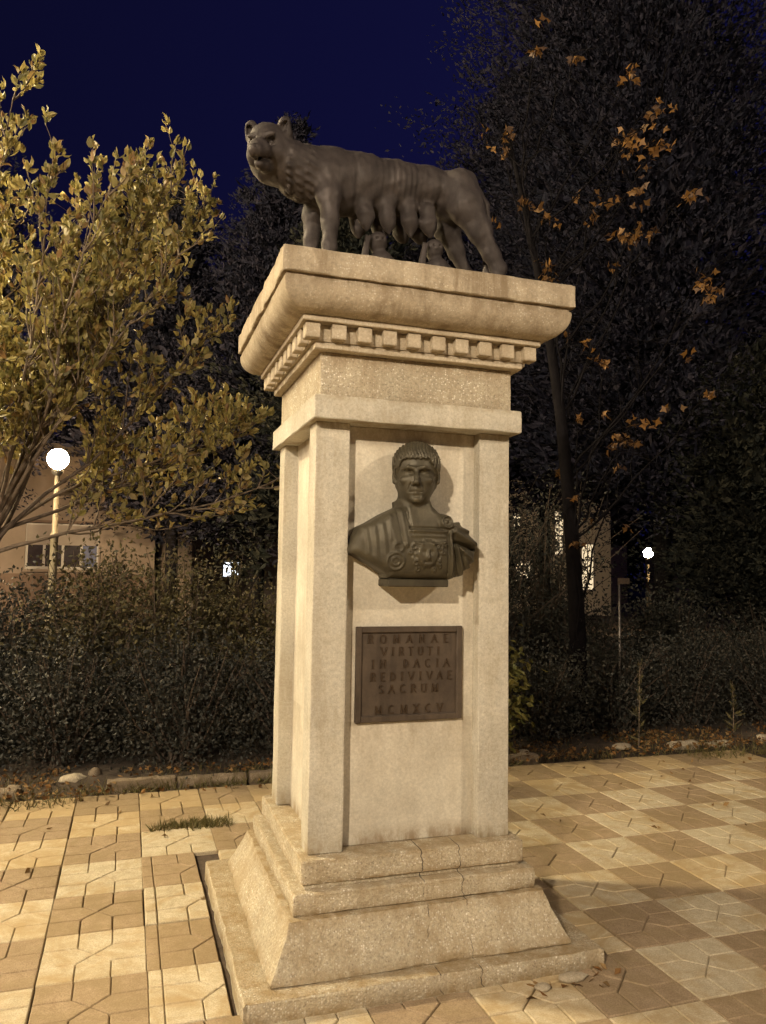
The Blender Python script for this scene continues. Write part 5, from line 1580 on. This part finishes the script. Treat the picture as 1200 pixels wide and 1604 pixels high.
def litter():
    rng = np.random.default_rng(50)
    P = []
    for (x0, x1, y0, y1, n, zz) in ((-4.5, -1.2, 2.2, 3.0, 900, 0.03), (-1.2, 2.0, 2.55, 2.8, 300, 0.05), (1.9, 7.0, 2.30, 3.1, 2200, 0.03), (-3, 2, 2.22, 2.42, 120, 0.003), (-1.7, 2.0, 0.9, 2.3, 14, 0.003), (0.3, 0.75, -0.85, -0.72, 16, 0.003), (1.9, 4.5, 0.5, 2.3, 40, 0.003)):
        P.append(np.stack([rng.uniform(x0, x1, n), rng.uniform(y0, y1, n), zz+rng.uniform(0, 0.03, n)*(zz > 0.01)], 1))
    P = np.concatenate(P); n = len(P)
    A = rng.normal(size=(n, 3))*np.array([1, 1, 0.35])
    A[:, 2] = np.abs(A[:, 2])
    V, F = blades(P, A, rng.uniform(0.02, 0.055, n), rng.uniform(0.008, 0.018, n), rng, fold=0.5)
    o = part('leaf_litter', V, F, M['litter']); tag(o, 'dry brown fallen leaves scattered along the kerb and soil', 'leaves', kind='stuff')
litter()

# rubble and pebbles
def rock(name, x, y, z, s, label, cat, seed, mat='rubble', flat=0.6):
    rng = np.random.default_rng(seed)
    nu, nv = 9, 7
    V = []
    lob = rng.normal(size=(6, 3))
    for j in range(nv+1):
        th = math.pi*j/nv
        for i in range(nu):
            ph = 2*math.pi*i/nu
            d = np.array([math.sin(th)*math.cos(ph), math.sin(th)*math.sin(ph), math.cos(th)])
            r_ = 1+0.18*np.tanh((lob@d)).sum()/2+rng.normal()*0.04
            d = d*r_*np.array(s)*0.5; d[2] *= flat
            V.append(d+np.array([x, y, z+s[2]*0.22]))
    F = [(j*nu+i, (j+1)*nu+i, (j+1)*nu+(i+1) % nu, j*nu+(i+1) % nu) for j in range(nv) for i in range(nu)]
    o = part(name, V, F, M[mat], None, smooth=True, sharp=50, loc=(x, y, z))
    tag(o, label, cat)
rock('rubble_stone', -1.50, 2.60, 0.03, (0.20, 0.12, 0.15), 'pale lump of rubble lying in the weeds at the broken end of the left kerb', 'stone', 3)
rock('rubble_stone', -1.36, 2.66, 0.03, (0.10, 0.09, 0.17), 'small greyish upright rubble piece right of the pale lump', 'stone', 4, 'kerb')
rock('rubble_stone', -1.88, 2.55, 0.02, (0.10, 0.08, 0.08), 'small brown rubble lump at the far left of the weeds', 'stone', 5, 'kerb')
rock('concrete_fragment', 0.545, -0.765, 0.0, (0.125, 0.065, 0.050), 'larger broken concrete chip beside the front right of the base slab', 'stone', 6)
rock('concrete_fragment', 0.405, -0.785, 0.0, (0.066, 0.052, 0.045), 'smaller pale concrete chip at the foot of the base slab', 'stone', 7)
rock('rubble_stone', 3.10, 2.52, 0.03, (0.20, 0.13, 0.10), 'pale stone in the bare soil in front of the right-hand shrubs', 'stone', 9)
rock('rubble_stone', 2.15, 2.60, 0.03, (0.12, 0.09, 0.08), 'small stone at the foot of the yellow-green sapling', 'stone', 10)

# ------------------------------------------------------------------ buildings behind
def wall_with_windows():
    # pale building at left, its front turned slightly
    y = 15.2
    root = thing('pale_building', (-4.5, y, 0), 'pale rendered building behind the left-hand lamp with a wide four-pane window', 'building')
    mb = MB()
    X0, X1 = -14.0, -0.62
    wx0, wx1, wz0, wz1 = -3.38, -1.85, 1.52, 2.55      # wide window opening
    mb.box(X0, wx0, y, y+6, 1.42, 4.1); mb.box(wx1, X1, y, y+6, 1.42, 4.1)
    mb.box(wx0, wx1, y+0.001, y+6, wz1, 4.1); mb.box(wx0, wx1, y+0.001, y+6, 1.42, wz0)
    mb.box(wx0, wx1, y+0.22, y+6, wz0, wz1)
    mb.build('wall', M['wall'], root)
    mb = MB(); mb.box(X0, X1+0.03, y-0.05, y+6, 0, 1.42); mb.build('plinth', M['wall_low'], root)
    mb = MB(); mb.box(X0-0.3, X1+0.3, y-0.4, y+6.3, 4.102, 4.3); mb.build('eaves', M['wall_dark'], root)
    fr = MB()
    W = wx1-wx0
    f = fr
    f.box(wx0, wx1, y+0.05, y+0.12, wz0, wz0+0.06); f.box(wx0, wx1, y+0.05, y+0.12, wz1-0.05, wz1)
    for k, t in enumerate((0, 0.235, 0.49, 0.745, 0.975)):
        f.box(wx0+W*t, wx0+W*t+0.055, y+0.045, y+0.125, wz0+0.06, wz1-0.05)
    fo = f.build('window', M['frame'], root)
    mb = MB(); mb.box(wx0+0.02, wx1-0.02, y+0.03, y+0.044, 2.06, wz1-0.04); mb.build('roller_shutter', M['shutter'], fo)
    mb = MB(); mb.box(wx0-0.05, wx1+0.05, y-0.08, y+0.05, wz0-0.06, wz0); mb.build('sill', M['wall'], root)
    mb = MB(); mb.box(wx0-0.02, wx1+0.04, y-0.06, y-0.001, wz1+0.003, wz1+0.06); mb.build('lintel', M['wall_low'], root)
    for k, (a, b) in enumerate(((0, .235), (.235, .49), (.49, .745), (.745, .975))):
        mb = MB(); mb.box(wx0+W*a+0.055, wx0+W*b, y+0.08, y+0.09, wz0+0.06, wz1-0.05)
        mb.build('pane', M['glass_blue'] if k == 3 else M['glass'], fo)
    # small annex piece right of it
    root = thing('garden_wall_pillar', (-0.1, 16, 0), 'pale strip of wall seen between the shrubs right of the building corner', 'wall')
    mb = MB(); mb.box(-0.45, 0.25, 15.6, 16.2, 0, 2.75); mb.box(-0.52, 0.32, 15.55, 16.25, 2.752, 2.85); mb.build('pillar', M['wall'], root)
    # dark building with one bright window
    root = thing('dark_building', (2.5, 19.5, 0), 'unlit dark building behind the conifers with one bright white window', 'building')
    mb = MB()
    wx0, wx1, wz0, wz1 = 1.36, 1.88, 1.32, 1.82
    y = 19.0
    mb.box(-0.4, wx0, y, y+7, 0, 5.4); mb.box(wx1, 9.5, y, y+7, 0, 5.4)
    mb.box(wx0, wx1, y+0.002, y+7, 0, wz0); mb.box(wx0, wx1, y+0.002, y+7, wz1, 5.4); mb.box(wx0, wx1, y+0.4, y+7, wz0, wz1)
    mb.build('wall', M['wall_dark'], root)
    mb = MB(); mb.box(-0.8, 9.9, y-0.4, y+7.4, 5.402, 5.65); mb.build('roof', M['roof'], root)
    mb = MB(); mb.box(wx0+0.03, wx1-0.03, y+0.12, y+0.13, wz0+0.03, wz1-0.03); lw = mb.build('lit_window', M['lit_white'], root)
    mb = MB(); mb.box(wx0, wx1, y+0.05, y+0.1, wz0, wz0+0.05); mb.box(wx0, wx1, y+0.05, y+0.1, wz1-0.05, wz1)
    mb.box(wx0, wx0+0.05, y+0.045, y+0.105, wz0+.051, wz1-.051); mb.box(wx1-0.12, wx1-0.07, y+0.045, y+0.105, wz0+.051, wz1-.051); mb.box(wx1-0.05, wx1, y+0.045, y+0.105, wz0+.051, wz1-.051)
    mb.build('frame', M['frame'], lw)
    # lit house at right behind the trunk
    yb = 22.0
    root = thing('lit_house', (13.5, yb, 0), 'cream house with lit tall windows glimpsed through leaves right of the pedestal', 'house')
    mb = MB(); mb.box(11.4, 16.4, yb, yb+6, 0, 5.2); mb.build('wall', M['wall_cream'], root)
    mb = MB(); mb.box(11.1, 16.8, yb-0.4, yb+6.4, 5.202, 5.4); mb.build('roof', M['roof'], root)
    for (x0, x1, z0, z1) in ((12.2, 12.5, 3.3, 3.8), (13.95, 14.30, 2.3, 3.9), (15.1, 15.6, 1.0, 2.7), (12.3, 12.9, 1.3, 2.0)):
        m2 = MB(); m2.box(x0, x1, yb-0.02, yb-0.004, z0, z1)
        po = m2.build('lit_window', M['lit_warm'], root)
        m3 = MB()
        m3.box(x0-0.06, x0, yb-0.05, yb-0.001, z0-0.06, z1+0.06); m3.box(x1, x1+0.06, yb-0.05, yb-0.001, z0-0.06, z1+0.06)
        m3.box(x0, x1, yb-0.05, yb-0.001, z1, z1+0.06); m3.box(x0, x1, yb-0.05, yb-0.001, z0-0.06, z0)
        kk = int((z1-z0)/0.45)
        for q in range(1, kk): m3.box(x0, x1, yb-0.04, yb-0.021, z0+(z1-z0)*q/kk-0.015, z0+(z1-z0)*q/kk+0.015)
        m3.box((x0+x1)/2-0.015, (x0+x1)/2+0.015, yb-0.045, yb-0.0205, z0, z1)
        m3.build('frame', M['frame'], po)
    root = thing('low_wall', (22, 27.0, 0), 'dim low building wall either side of the dark gap at right, beyond the lamp', 'wall')
    mb = MB(); mb.box(20.0, 24.3, 32, 33, 0, 3.1); mb.build('wall_section', M['wall'], root)
    mb = MB(); mb.box(26.2, 33.5, 32, 33, 0, 3.0); mb.build('wall_section', M['wall'], root)
wall_with_windows()

# thin post with small plates
def sign_post():
    x, y = 3.50, 3.12
    root = thing('small_sign_post', (x, y, 0), 'thin metal post with a small dark plate among the shrubs at right', 'sign')
    mb = MB(); mb.tube([(x, y, 0), (x+0.004, y, 0.8), (x+0.006, y, 1.56)], [0.010, 0.010, 0.010], 8); mb.build('post', M['metal'], root, smooth=True)
    mb = MB(); mb.box(x-0.02, x+0.12, y-0.014, y-0.0105, 1.50, 1.56, b=0); mb.build('plate', M['bark'], root)
sign_post()

# far belt of trees closing the view
def woods():
    rng = np.random.default_rng(9)
    V_, F_ = [], []
    nb = NP()
    for i in range(46):
        x = -30+i*2.4+rng.normal()*0.6; y = 40+rng.normal()*2.5; h = rng.uniform(7, 11)
        k = 2600
        d = unit(rng.normal(size=(k, 3))); rr = rng.random(k)[:, None]**0.4
        P = np.array([x, y, h*0.52])+d*rr*np.array([2.6, 2.2, h*0.5])
        P = P[P[:, 2] > 0.1]
        V, F = blades(P, rng.normal(size=P.shape), rng.uniform(0.3, 0.6, len(P)), 0.15, rng)
        nb.add(V, F)
    o = nb.build('woods', M['far'], None)
    tag(o, 'dark belt of far trees closing the view behind the park', 'trees', kind='stuff')
woods()

tri = sum(sum(len(p.vertices)-2 for p in o.data.polygons) for o in bpy.data.objects if o.type == 'MESH')
print('TRIS', tri, 'objects', len(bpy.data.objects), 'tiles', n_tiles)
